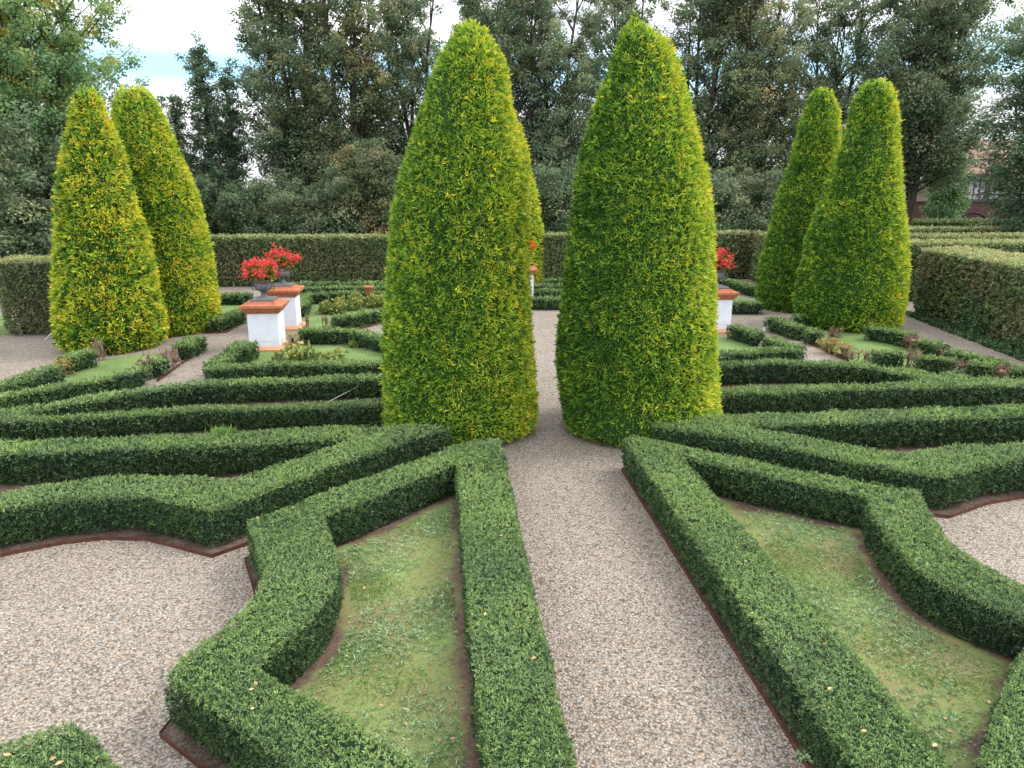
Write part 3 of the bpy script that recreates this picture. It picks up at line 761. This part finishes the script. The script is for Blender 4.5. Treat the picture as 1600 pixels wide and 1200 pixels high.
for px, py, w, lab in ((520, 490, 0.7, 'yellowing rose bush at the left end of the far rose bed'), (545, 484, 0.8, 'yellowing rose bush in the middle of the far rose bed'), (570, 478, 0.9, 'pale rose bush near the terracotta pot'), (590, 481, 0.5, 'low grey green plant at the right end of the far rose bed')):
    leafy(px, py, w, 0.6, 0.45, 170, lab, group='rose bushes')
for px, py, w, h, lab in ((455, 562, 0.7, 0.22, 'low rose bush just right of the front white pedestal'), (480, 564, 0.7, 0.34, 'yellow green rose bush in the front lawn'), (515, 565, 0.7, 0.24, 'sparse rose bush in the middle of the front lawn'), (557, 541, 0.22, 0.28, 'single rose plant against the curved hedge')):
    leafy(px, py, w, 0.45, h, 90, lab, group='rose bushes', size=0.085)
for px, py, lab in ((1490, 588, 'pale lime weed before the right dead bush'), (1512, 590, 'pale lime weed spreading at the hedge edge')):
    leafy(px, py, 0.4, 0.3, 0.2, 60, lab, WEEDLEAF, 0.95, 'weed', 'weed', size=0.08)
leafy(1258, 1190, 0.08, 0.08, 0.04, 14, 'tiny green weed in the gravel at the bottom of the path', WEEDLEAF, 0.5, 'weed', 'weed', size=0.03)
b = G(345, 677, Hh)
P = np.stack([rng.normal(0, 0.07, 70), rng.normal(0, 0.05, 70), np.zeros(70)], 1)
v, f, t = blades(P, np.tile([0, 0, 1.0], (70, 1)), 0.10, 4, 0.9, 0.42, 0.55, 0.07)
o = build('grass_tuft', [(v, f, 0, t)], [GRASSBLADE]); o.location = (b[0], b[1], Hh - 0.02)
tag(o, 'bright green tuft of grass growing out of the left forked hedge', 'weed')

# ------------------------------------------------------------------ pedestals with urns
def box_bm(bm, x0, x1, y0, y1, z0, z1, bev=0.0, mi=0):
    r = bmesh.ops.create_cube(bm, size=1.0)
    for q in r['verts']:
        q.co = Vector(((x0 + x1) / 2 + q.co.x * (x1 - x0), (y0 + y1) / 2 + q.co.y * (y1 - y0), (z0 + z1) / 2 + q.co.z * (z1 - z0)))
    es = list({e for q in r['verts'] for e in q.link_edges})
    if bev: bmesh.ops.bevel(bm, geom=es, offset=bev, segments=2, affect='EDGES')
    return r
def sq_lathe(bm, prof):
    """square mouldings: (half width, z) profile swept round a square"""
    rings = []
    for w, z in prof:
        rings.append([bm.verts.new((x * w, y * w, z)) for x, y in ((-1, -1), (1, -1), (1, 1), (-1, 1))])
    for a, b_ in zip(rings, rings[1:]):
        for i in range(4): bm.faces.new((a[i], a[(i + 1) % 4], b_[(i + 1) % 4], b_[i]))
    bm.faces.new(rings[0][::-1]); bm.faces.new(rings[-1])
def lathe(bm, prof, seg=28):
    rings = []
    for r, z in prof:
        rings.append([bm.verts.new((r * math.cos(i * 2 * math.pi / seg), r * math.sin(i * 2 * math.pi / seg), z)) for i in range(seg)])
    for a, b_ in zip(rings, rings[1:]):
        for i in range(seg): bm.faces.new((a[i], a[(i + 1) % seg], b_[(i + 1) % seg], b_[i]))
    bm.faces.new(rings[0][::-1]); bm.faces.new(rings[-1])
YAW = R(5.5)
def pedestal(px, py, label, ulabel, flabel, petal=PETAL, sc=1.0, hw=0.33):
    p = G(px, py) + np.array([0, hw + 0.06, 0])
    e = empty('pedestal', p, label, 'pedestal', 'white pedestals with urns', YAW)
    bm = bmesh.new()
    sq_lathe(bm, [(hw + 0.0, 0.11), (hw, 0.86)])
    from_bm('shaft', bm, WHITE, e)
    # raised panel line with clipped shoulders on each face
    bm = bmesh.new()
    w, z0, z1, cut = hw - 0.09, 0.22, 0.77, 0.10
    out = [(-w, z0), (w, z0), (w, z1 - cut), (w - 0.05, z1 - cut), (w - cut, z1 - 0.02), (w - cut, z1), (-w + cut, z1), (-w + cut, z1 - 0.02), (-w + 0.05, z1 - cut), (-w, z1 - cut)]
    t_ = 0.006
    for k in range(4):
        Mx = Matrix.Rotation(k * math.pi / 2, 4, 'Z')
        n = len(out); c = (0, (z0 + z1) / 2)
        ins = [(x + (0.012 if x < 0 else -0.012), z + (0.012 if z < c[1] else -0.012)) for x, z in out]
        A = [bm.verts.new(Mx @ Vector((x, -hw - 0.002, z))) for x, z in out]
        B = [bm.verts.new(Mx @ Vector((x, -hw - t_, z))) for x, z in ins]
        for i in range(n): bm.faces.new((A[i], A[(i + 1) % n], B[(i + 1) % n], B[i]))
        bm.faces.new(B)
    from_bm('panel', bm, WHITE, e)
    bm = bmesh.new()
    sq_lathe(bm, [(hw + 0.10, -0.02), (hw + 0.10, 0.05), (hw + 0.085, 0.065), (hw + 0.03, 0.112), (hw - 0.02, 0.112)])
    from_bm('plinth', bm, PALETERRA, e)
    bm = bmesh.new()
    sq_lathe(bm, [(hw - 0.03, 0.858), (hw + 0.025, 0.858), (hw + 0.035, 0.90), (hw + 0.07, 0.915), (hw + 0.085, 0.97), (hw + 0.125, 0.985), (hw + 0.125, 1.04), (hw + 0.10, 1.055), (hw - 0.02, 1.075), (hw - 0.04, 1.11), (hw - 0.06, 1.112)])
    from_bm('cap', bm, TERRA, e)
    top = p + np.array([0, 0, 1.112])
    u = empty('urn', top, ulabel, 'urn', 'dark urns on pedestals', YAW)
    bm = bmesh.new()
    lathe(bm, [(0.17, 0.05), (0.165, 0.065), (0.12, 0.075), (0.085, 0.075), (0.06, 0.12), (0.055, 0.16), (0.075, 0.20), (0.10, 0.215), (0.17, 0.235), (0.20, 0.29), (0.195, 0.36), (0.185, 0.40), (0.235, 0.435), (0.25, 0.455), (0.235, 0.465), (0.21, 0.45), (0.02, 0.44)])
    from_bm('bowl', bm, IRON, u, True)
    bm = bmesh.new(); sq_lathe(bm, [(0.245, -0.001), (0.25, 0.03), (0.235, 0.045), (0.15, 0.06)])
    from_bm('foot_slab', bm, IRON, u)
    for s_ in (-1, 1):
        pts = [(s_ * (0.185 + 0.075 * math.sin(a)), 0, 0.30 + 0.075 * math.cos(a) * -1 + 0.0) for a in np.linspace(0.2, math.pi - 0.1, 9)]
        v, f = tube(pts, 0.013, 6)
        build('handle', [(v, f, 0, 0.5)], [IRON], u)
    # geraniums: flower heads on stalks over leaves
    fe = empty('geranium', top + np.array([0, 0, 0.45]), flabel, 'flowers', 'red geraniums in urns')
    n = 60
    th, ph = rng.random(n) * 6.283, rng.random(n) ** 0.6
    P = np.stack([np.cos(th) * ph * 0.44, np.sin(th) * ph * 0.44, 0.06 + 0.42 * rng.random(n) * (1 - 0.55 * ph ** 2) + 0.05], 1)
    P[:6] += np.stack([rng.normal(0, 0.12, 6), rng.normal(0, 0.1, 6), rng.uniform(0, 0.12, 6)], 1)
    heads = np.repeat(P, 9, 0) + rng.normal(0, 0.034, (n * 9, 3))
    v, f, t = blades(heads, unit(rng.normal(size=(n * 9, 3)) + (0, -0.2, 0.6)), 0.036, 4, 0.6, 0.6, 0.5 + rng.normal(0, 0.3, n * 9), 0.42)
    build('flower_heads', [(v, f, 0, t)], [petal], fe)
    m_ = 150
    th, ph = rng.random(m_) * 6.283, rng.random(m_) ** 0.5
    Q = np.stack([np.cos(th) * ph * 0.30, np.sin(th) * ph * 0.30, 0.02 + 0.25 * rng.random(m_)], 1)
    v, f, t = blades(Q, np.tile([0, 0, 1.0], (m_, 1)), 0.075, 5, 0.3, 0.8, 0.5 + rng.normal(0, 0.25, m_), 0.40)
    sv, sf = tubes([(np.array([(q[0] * 0.3, q[1] * 0.3, -0.02), (q[0] * 0.7, q[1] * 0.7, q[2] * 0.6), q]), 0.005, 4) for q in P])
    build('leaves', [(v, f, 0, t), (sv, sf, 0, 0.3)], [GERLEAF], fe)
pedestal(411, 550, 'front white pedestal with terracotta cap and base on the left lawn', 'dark urn on the front left pedestal', 'red geraniums in the urn of the front left pedestal')
pedestal(441, 517, 'rear white pedestal partly behind the front left one', 'dark urn on the rear left pedestal', 'red geraniums in the urn of the rear left pedestal')
pedestal(1120, 522, 'white pedestal half hidden by the right big cone', 'dark urn beside the right big cone', 'red geraniums beside the right big cone')
pedestal(816, 472, 'distant white pedestal almost hidden by the left big cone', 'dark urn almost hidden by the left big cone', 'orange flowers peeping out beside the left big cone', PETAL_O)

# terracotta pot
g = G(577, 474); bm = bmesh.new()
lathe(bm, [(0.085, -0.01), (0.095, 0.05), (0.08, 0.10), (0.10, 0.22), (0.135, 0.38), (0.155, 0.40), (0.155, 0.45), (0.135, 0.45), (0.12, 0.40), (0.02, 0.39)], 20)
o = from_bm('terracotta_pot', bm, TERRA, None, True); o.location = (g[0], g[1], 0.10)
tag(o, 'terracotta pot behind the far rose bed', 'pot')

# guy wires and stake
def wire(a, b_, rad, label, name='guy_wire', cat='wire'):
    v, f = tube([a, (np.array(a) + b_) / 2, b_], rad, 6)
    return tag(build(name, [(v, f, 0, 0.5)], [STEEL]), label, cat)
a = G(505, 632); wire(a, V(600, 583, a[1] + 0.5), 0.007, 'thin grey guy wire from the left big cone over the hedge')
a = G(70, 532); wire(a, V(95, 505, a[1] + 0.3), 0.015, 'thin grey guy wire from the leftmost cone to the gravel')
a = G(1191, 541); wire(a, a + np.array([0.0, 0.0, 0.45]), 0.025, 'pale stake in the hedge gap by the right pedestal', 'stake', 'stake')

# ------------------------------------------------------------------ fallen leaves
def one_leaf(p, sz, t0, label, group):
    sz *= 0.75
    n = 7; k = rng.uniform(0, 6.28)
    pts = [(0, 0, 0.004), (0.35, 0.28, 0.016), (0.65, 0.3, 0.012), (1.0, 0.0, 0.02), (0.65, -0.3, 0.014), (0.35, -0.28, 0.012)]
    c, s_ = math.cos(k), math.sin(k)
    v = np.array([((x * c - y * s_) * sz, (x * s_ + y * c) * sz, z * sz * 12) for x, y, z in pts])
    o = build('fallen_leaf', [(v, np.array([[0, 1, 2, 3]]), 0, t0), (v, np.array([[0, 3, 4, 5]]), 0, t0)], [FALLEN]); o.location = p
    return tag(o, label, 'leaf', group)
for px, py in ((403, 811), (780, 837), (757, 962), (830, 1030), (793, 820), (460, 792), (388, 1078), (393, 1105), (402, 1070)):
    one_leaf(G(px, py, Hh + 0.02), 0.05, rng.uniform(0.5, 1), 'pale fallen leaf lying on the clipped top of the left near hedge', 'fallen leaves on the left near hedge')
for px, py in ((75, 1188), (85, 1196), (18, 1180)):
    one_leaf(G(px, py, Hh + 0.02), 0.06, rng.uniform(0.4, 0.9), 'pale fallen leaf on the hedge corner in the lower left', 'fallen leaves on the lower left hedge')
for px, py in ((596, 881), (568, 921), (635, 1134), (660, 1086), (600, 1104), (744, 1129), (718, 877), (720, 1070), (686, 1154), (712, 1153)):
    one_leaf(G(px, py, 0.060), 0.055, rng.uniform(0.2, 0.9), 'brownish fallen leaf on the left patchy lawn', 'fallen leaves on the left lawn')
one_leaf(G(473, 1035, 0.065), 0.12, 0.35, 'larger orange leaf against the inner hedge foot on the left lawn', None)
for px, py in ((1392, 913), (1478, 1140), (1476, 1120), (1390, 975), (1545, 1100), (1268, 835), (1500, 1010)):
    one_leaf(G(px, py, 0.060), 0.055, rng.uniform(0.2, 0.9), 'brownish fallen leaf on the right patchy lawn', 'fallen leaves on the right lawn')
for px, py in ((1164, 876), (1293, 1078), (1345, 1143), (1290, 1005), (1458, 1167)):
    one_leaf(G(px, py, Hh + 0.02), 0.05, rng.uniform(0.3, 0.9), 'tan fallen leaf on the clipped top of the right near hedge', 'fallen leaves on the right near hedge')
for px, py in ((942, 932), (1060, 913), (1040, 982), (925, 957), (1140, 1145), (1120, 1010), (240, 1090), (190, 1075), (30, 1015), (150, 1040), (50, 990), (225, 960)):
    one_leaf(G(px, py, 0.012), 0.035, rng.uniform(0.0, 0.5), 'small brown leaf lying on the gravel', 'fallen leaves on the gravel')

# ------------------------------------------------------------------ trees
def tree_mats(nm, cs, patch=None):
    return leaf_mat(nm, cs, patch, 0.55, 0.5, 0.6, 0.15)
T_GREEN = tree_mats('lime_leaf', [(0.0, (0.056, 0.096, 0.052)), (0.5, (0.165, 0.240, 0.140)), (0.85, (0.29, 0.37, 0.21)), (1.0, (0.39, 0.45, 0.25))],
                    [(0.0, (0.060, 0.090, 0.050)), (0.5, (0.190, 0.230, 0.135)), (0.85, (0.32, 0.34, 0.19)), (1.0, (0.45, 0.39, 0.21))])
T_FRESH = tree_mats('beech_leaf', [(0.0, (0.054, 0.118, 0.058)), (0.5, (0.160, 0.285, 0.130)), (0.85, (0.31, 0.43, 0.16)), (1.0, (0.56, 0.50, 0.11))])
T_DARK = tree_mats('dark_leaf', [(0.0, (0.044, 0.084, 0.056)), (0.5, (0.135, 0.215, 0.122)), (0.85, (0.25, 0.33, 0.18)), (1.0, (0.36, 0.39, 0.23))])
T_ORANGE = tree_mats('turning_leaf', [(0.0, (0.056, 0.094, 0.048)), (0.5, (0.170, 0.235, 0.130)), (0.85, (0.30, 0.35, 0.18)), (1.0, (0.45, 0.38, 0.20))],
                     [(0.0, (0.062, 0.084, 0.042)), (0.5, (0.205, 0.220, 0.115)), (0.85, (0.38, 0.31, 0.14)), (1.0, (0.58, 0.36, 0.16))])
def tree(px, Y, top, width, label, m, base=0.3, leaf=0.15, limbs=70, per=52, clus=7, shape=0.55, seed=0, droop=0.0, thin=0.35, tipgold=0.15, group='trees beyond the back hedge', spire=False, toplift=0.0):
    """crown between base and top (metres), widest at `shape` of its height; limbs carry leaf clusters"""
    global rng
    keep = rng; rng = np.random.default_rng(1000 + seed)
    X = V(px, 300, Y)[0]
    e = empty('tree', (X, Y, 0), label, 'tree', group)
    lean = rng.normal(0, 0.02, 2)
    def env(t):
        if spire: return (1 - t) ** 1.05 * 0.96 + 0.04
        return np.where(t < shape, 0.72 + 0.28 * np.sin(t / shape * math.pi / 2), np.sqrt(np.maximum(1 - ((t - shape) / (1.04 - shape)) ** 2, 0.02)))
    fork = max(0.5, top * rng.uniform(0.10, 0.22))
    wood = [(np.array([(0, 0, -0.2), (0.02, 0, fork * 0.5), (0.0, 0.0, fork * 1.05)]), np.array([0.021, 0.017, 0.015]) * top, 8)]
    leads = []
    nl = 1 if spire else int(rng.integers(3, 6))
    for q in range(nl):
        a = q * 6.283 / nl + rng.uniform(-0.5, 0.5); sp_ = 0.0 if nl == 1 else width * rng.uniform(0.10, 0.26)
        ht = top * (0.97 if q == 0 else rng.uniform(0.72, 0.95))
        ex, ey = math.cos(a) * sp_ + lean[0] * top, math.sin(a) * sp_ + lean[1] * top
        pl = np.array([(0, 0, fork), (ex * 0.35 + rng.normal(0, .1), ey * 0.35 + rng.normal(0, .1), fork + (ht - fork) * 0.3), (ex * 0.75 + rng.normal(0, .15), ey * 0.75 + rng.normal(0, .15), fork + (ht - fork) * 0.65), (ex, ey, ht)])
        leads.append(pl); wood.append((pl, np.array([0.013, 0.010, 0.006, 0.002]) * top * (1.25 if nl == 1 else 0.85), 6))
    CP_, CN, CT = [], [], []
    limbs = int(limbs * 1.2)
    for i in range(limbs):
        t = (i + rng.random()) / limbs
        t = t ** 0.9
        z0 = base + (top - base) * t
        a = i * 2.399963 + rng.normal(0, 0.5)
        L = width / 2 * float(env(np.array(t))) * (rng.uniform(0.45, 1.3) if spire else rng.uniform(0.72, 1.12))
        rise = (0.50 + 0.70 * t - droop) * L
        zs0 = max(0.15, z0 - max(rise, 0) * 0.8)
        pl = leads[int(rng.integers(len(leads)))]; zl = min(zs0, pl[-1, 2])
        o = np.array([np.interp(zl, pl[:, 2], pl[:, 0]), np.interp(zl, pl[:, 2], pl[:, 1]), zl]) if zl > fork else np.array([0, 0, zl])
        L *= 0.9
        end = np.array([o[0] + math.cos(a) * L, o[1] + math.sin(a) * L, max(0.25, zs0 + rise)])
        mid = (o + end) / 2 + (0, 0, 0.10 * L) + rng.normal(0, 0.12, 3)
        r0_ = 0.004 * top * (1 - 0.7 * t) + 0.012
        wood.append((np.array([o, mid, end]), np.array([r0_, r0_ * 0.6, 0.008]), 5))
        m_ = max(3, int(clus * (0.5 + L / width * 1.6)))
        for k in range(m_):
            u = 0.28 + 0.74 * (k + rng.random()) / m_
            p = (1 - u) ** 2 * o + 2 * u * (1 - u) * mid + u * u * end
            if rng.random() < 0.6 * thin * t ** 1.5: continue
            p = p + rng.normal(0, 0.22 + 0.10 * L * 0.3, 3)
            CP_.append(p); CT.append((t, u))
    C = np.array(CP_); CT = np.array(CT)
    rad = rng.uniform(0.30, 0.62, len(C)) * (0.75 + 0.5 * (1 - CT[:, 0]))
    if spire: rad = rad * 0.7; per = int(per * 0.75)
    per = int(per * 1.5); leaf = leaf * 0.80; n = len(C) * per
    idx = np.repeat(np.arange(len(C)), per)
    g_ = rng.normal(size=(n, 3)); g_ = unit(g_) * rng.random((n, 1)) ** 0.45
    P = C[idx] + g_ * rad[idx][:, None] * (1.05, 1.05, 0.80)
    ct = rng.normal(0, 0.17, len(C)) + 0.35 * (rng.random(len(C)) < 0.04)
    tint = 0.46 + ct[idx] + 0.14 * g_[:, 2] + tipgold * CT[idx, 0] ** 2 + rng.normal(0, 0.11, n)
    ok = P[:, 2] > 0.1
    P, tint, g2 = P[ok], tint[ok], g_[ok]
    N = unit(np.c_[g2[:, 0], g2[:, 1], np.full(len(P), 0.15 - droop)])
    nr = unit(g2 * 0.8 + np.array([0, 0, 0.55]) + rng.normal(0, 0.42, P.shape))
    dr = unit(np.cross(nr, rng.normal(size=P.shape))); L_ = leaf * rng.uniform(0.6, 1.25, (len(P), 1)); sw = np.cross(nr, dr) * L_ * 0.34
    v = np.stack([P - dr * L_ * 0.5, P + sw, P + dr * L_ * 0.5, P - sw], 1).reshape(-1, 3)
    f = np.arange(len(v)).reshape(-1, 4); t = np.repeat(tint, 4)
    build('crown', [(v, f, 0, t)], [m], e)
    wv, wf = tubes(wood)
    build('trunk', [(wv, wf, 0, 0.5)], [BARK], e)
    rng = keep
    return e
# left: big fresh green tree and the row behind the back hedge
tree(36, 27, 13.2, 8.4, 'large broad fresh green tree with yellowing top in the upper left corner', T_FRESH, 0.6, 0.15, 190, 62, 8, 0.36, 1, tipgold=0.42, thin=0.35)
tree(-90, 31, 14, 8.5, 'green tree at the left picture edge behind the broad one', T_FRESH, 0.3, 0.16, 108, 60, 7, 0.38, 22, tipgold=0.3)
tree(336, 37, 9.7, 4.6, 'narrow pointed dark tree standing in the sky gap on the left', T_DARK, 0.4, 0.14, 100, 60, 6, 0.3, 2, spire=True, tipgold=0.1)
tree(290, 36.5, 7.6, 3.2, 'lowest pointed dark tree left in the sky gap', T_DARK, 0.4, 0.14, 70, 52, 5, 0.3, 31, spire=True, tipgold=0.1)
tree(364, 37.6, 8.8, 3.8, 'slim pointed dark tree just right of the tallest pointed one', T_DARK, 0.4, 0.14, 80, 56, 6, 0.3, 32, spire=True, tipgold=0.1)
tree(470, 38, 15.0, 5.2, 'tall dark olive tree right of the pointed tree', T_GREEN, 0.3, 0.16, 120, 62, 7, 0.38, 3)
tree(552, 37, 14.8, 5.8, 'tall tree with orange flecks above the left back hedge', T_ORANGE, 0.3, 0.16, 114, 60, 7, 0.38, 4, thin=0.5)
tree(655, 39, 14.2, 5.6, 'airy tree left behind the left big cone top', T_GREEN, 0.3, 0.16, 108, 56, 7, 0.38, 5, thin=0.6)
tree(760, 38, 13.4, 5.4, 'tree right behind the left big cone top', T_GREEN, 0.3, 0.16, 108, 58, 7, 0.38, 6, thin=0.55)
tree(868, 37, 13.6, 5.8, 'dark tree filling the gap between the two big cones', T_GREEN, 0.3, 0.16, 126, 62, 7, 0.38, 7, thin=0.55)
tree(965, 40, 14.5, 5.6, 'thin topped tree behind the right big cone', T_DARK, 0.3, 0.16, 102, 56, 7, 0.38, 8, thin=0.7)
tree(1085, 38, 15, 6.0, 'dark tree right of the right big cone top', T_GREEN, 0.3, 0.16, 120, 60, 7, 0.38, 9, thin=0.5)
tree(1185, 37, 14.4, 5.6, 'brownish green tree left of the far right cones', T_ORANGE, 0.3, 0.16, 114, 60, 7, 0.38, 10, thin=0.6)
tree(1290, 39, 14.0, 5.8, 'airy tree behind the tops of the far right cones', T_GREEN, 0.3, 0.16, 108, 58, 7, 0.38, 11, thin=0.6)
tree(1425, 36, 13.6, 6.2, 'broad dark tree right of the rightmost cone', T_GREEN, 4.0, 0.16, 120, 62, 7, 0.5, 12, thin=0.4)
tree(1640, 30, 13, 6.6, 'drooping grey green tree at the right picture edge', T_DARK, 1.5, 0.16, 120, 60, 7, 0.35, 13, droop=0.55, tipgold=0.25)
# under-storey
for px, Y, h, w, m, lab in ((300, 35, 3.9, 5.0, T_DARK, 'dark bushy undergrowth tree behind the left cones'), (415, 34, 3.6, 4.6, T_GREEN, 'bushy low tree above the red geraniums'), (500, 33.5, 3.4, 4.6, T_GREEN, 'rounded dark bush above the left back hedge'), (575, 33, 5.0, 3.6, T_ORANGE, 'low orange tinged tree beside the left big cone'), (700, 35, 5.5, 4.6, T_DARK, 'low dark tree hidden behind the left big cone'), (860, 34, 4.4, 4.8, T_GREEN, 'bushy tree between the two big cones'), (1000, 36, 5.2, 5.0, T_DARK, 'low dark tree hidden behind the right big cone'), (1150, 34, 4.0, 4.6, T_GREEN, 'bushy low tree right of the right big cone'), (1250, 35, 4.2, 4.6, T_ORANGE, 'low bushy tree behind the far right cones'), (1482, 41, 5.6, 1.9, T_FRESH, 'bright green bush left of the house windows'), (60, 24.5, 5.4, 6.0, T_GREEN, 'low bushy tree above the left hedge block'), (-60, 25, 5.5, 5.0, T_DARK, 'dark low tree at the left edge above the hedge')):
    tree(px, Y, h, w, lab, m, 0.1, 0.15, 60, 60, 6, 0.45, int(px) + 500, thin=0.05, tipgold=0.05, group='low trees and bushes beyond the hedge')

# ------------------------------------------------------------------ house and brick wall at the far right
def brick_material():
    m, nt, b_ = mat('dark_brick', 0.9, 0.1)
    g_ = nt.nodes.new('ShaderNodeTexCoord')
    mp_ = nt.nodes.new('ShaderNodeMapping'); mp_.inputs['Rotation'].default_value = (R(90), 0, 0)
    nt.links.new(g_.outputs['Object'], mp_.inputs[0])
    bt = nt.nodes.new('ShaderNodeTexBrick'); bt.inputs['Scale'].default_value = 3.0
    bt.inputs['Color1'].default_value = (0.105, 0.050, 0.042, 1); bt.inputs['Color2'].default_value = (0.075, 0.036, 0.034, 1); bt.inputs['Mortar'].default_value = (0.11, 0.085, 0.08, 1)
    nt.links.new(mp_.outputs[0], bt.inputs['Vector']); nt.links.new(bt.outputs[0], b_.inputs['Base Color'])
    return m
BRICK = brick_material()
COPE = flat_mat('wall_coping', (0.05, 0.04, 0.045), 0.8)
ROOF = flat_mat('pink_roof_tiles', (0.20, 0.105, 0.088), 0.8, 0.2, 0.3, 6)
EAVE = flat_mat('dark_eave', (0.05, 0.035, 0.04), 0.8)
HWALL = flat_mat('house_wall', (0.16, 0.10, 0.095), 0.8)
GLASSW = flat_mat('white_curtained_pane', (0.40, 0.38, 0.41), 0.2, 0.5, 0.06, 2)
FRAME = flat_mat('dark_window_frame', (0.07, 0.05, 0.055), 0.6)
Yw = 45.0
xa, xb = V(1350, 330, Yw)[0], V(1800, 330, Yw)[0]
zw = V(1500, 314, Yw)[2]
e = empty('brick_wall', ((xa + xb) / 2, Yw, 0), 'dark brick boundary wall with blind arches at the far right', 'wall')
hw = (xb - xa) / 2
bm = bmesh.new(); box_bm(bm, -hw, hw, 0, 0.35, -0.1, zw - 0.1); from_bm('masonry', bm, BRICK, e)
bm = bmesh.new(); box_bm(bm, -hw, hw, -0.06, 0.41, zw - 0.1, zw, 0.02); from_bm('coping', bm, COPE, e)
for px in (1405, 1520, 1640):
    cx_ = V(px, 330, Yw)[0] - (xa + xb) / 2; zc = V(px, 332, Yw)[2] - 2.3
    pts = [(cx_ + 1.75 * math.cos(a_) * 1.0, -0.02, zc + 2.3 * math.sin(a_)) for a_ in np.linspace(0.5, math.pi - 0.5, 15)]
    v, f = tube(pts, 0.06, 6); build('arch_band', [(v, f, 0, 0.5)], [COPE], e)
Yh = 49.0
xa, xb = V(1507, 300, Yh)[0], V(1800, 300, Yh)[0]
e = empty('house', ((xa + xb) / 2, Yh, 0), 'house with pink tiled roof and white windows behind the brick wall', 'house')
hw = (xb - xa) / 2
ze = V(1530, 283, Yh)[2] + 0.1
bm = bmesh.new(); box_bm(bm, -hw, hw, 0, 6, -0.1, ze); from_bm('wall', bm, HWALL, e)
bm = bmesh.new(); box_bm(bm, -hw - 0.4, hw + 0.4, -0.6, -0.0, ze - 0.05, ze + 0.35, 0.03); from_bm('eave', bm, EAVE, e)
bm = bmesh.new()
vs = [bm.verts.new(q) for q in ((-hw - 0.4, -0.6, ze + 0.36), (hw + 0.4, -0.6, ze + 0.36), (hw + 0.4, 3.2, ze + 2.6), (-hw - 0.4, 3.2, ze + 2.6), (hw + 0.4, 7, ze + 0.36), (-hw - 0.4, 7, ze + 0.36))]
bm.faces.new(vs[:4]); bm.faces.new((vs[3], vs[2], vs[4], vs[5])); bm.faces.new((vs[0], vs[3], vs[5])); bm.faces.new((vs[1], vs[4], vs[2]))
bm.faces.new((vs[0], vs[5], vs[4], vs[1]))
from_bm('roof', bm, ROOF, e)
for pl, pr in ((1511, 1538), (1545, 1568), (1575, 1600)):
    x0, x1 = V(pl, 300, Yh)[0] - (xa + xb) / 2, V(pr, 300, Yh)[0] - (xa + xb) / 2
    z0, z1 = V(pl, 312, Yh)[2], V(pl, 282, Yh)[2]
    bm = bmesh.new(); box_bm(bm, x0, x1, -0.05, -0.01, z0, z1); w_ = from_bm('window', bm, GLASSW, e)
    bm = bmesh.new()
    for k in range(4):
        xx = x0 + (x1 - x0) * k / 3; box_bm(bm, xx - 0.03, xx + 0.03, -0.09, -0.052, z0, z1)
    for k in range(3):
        q_ = (0.0, 0.28, 1.0)[k]; zz = z0 + (z1 - z0) * q_; box_bm(bm, x0 - 0.03, x1 + 0.03, -0.12, -0.092, zz - 0.03, zz + 0.03)
    from_bm('frame', bm, FRAME, w_)
import sys; print('faces', sum(len(o.data.polygons) for o in bpy.data.objects if o.type == 'MESH'), file=sys.stderr)
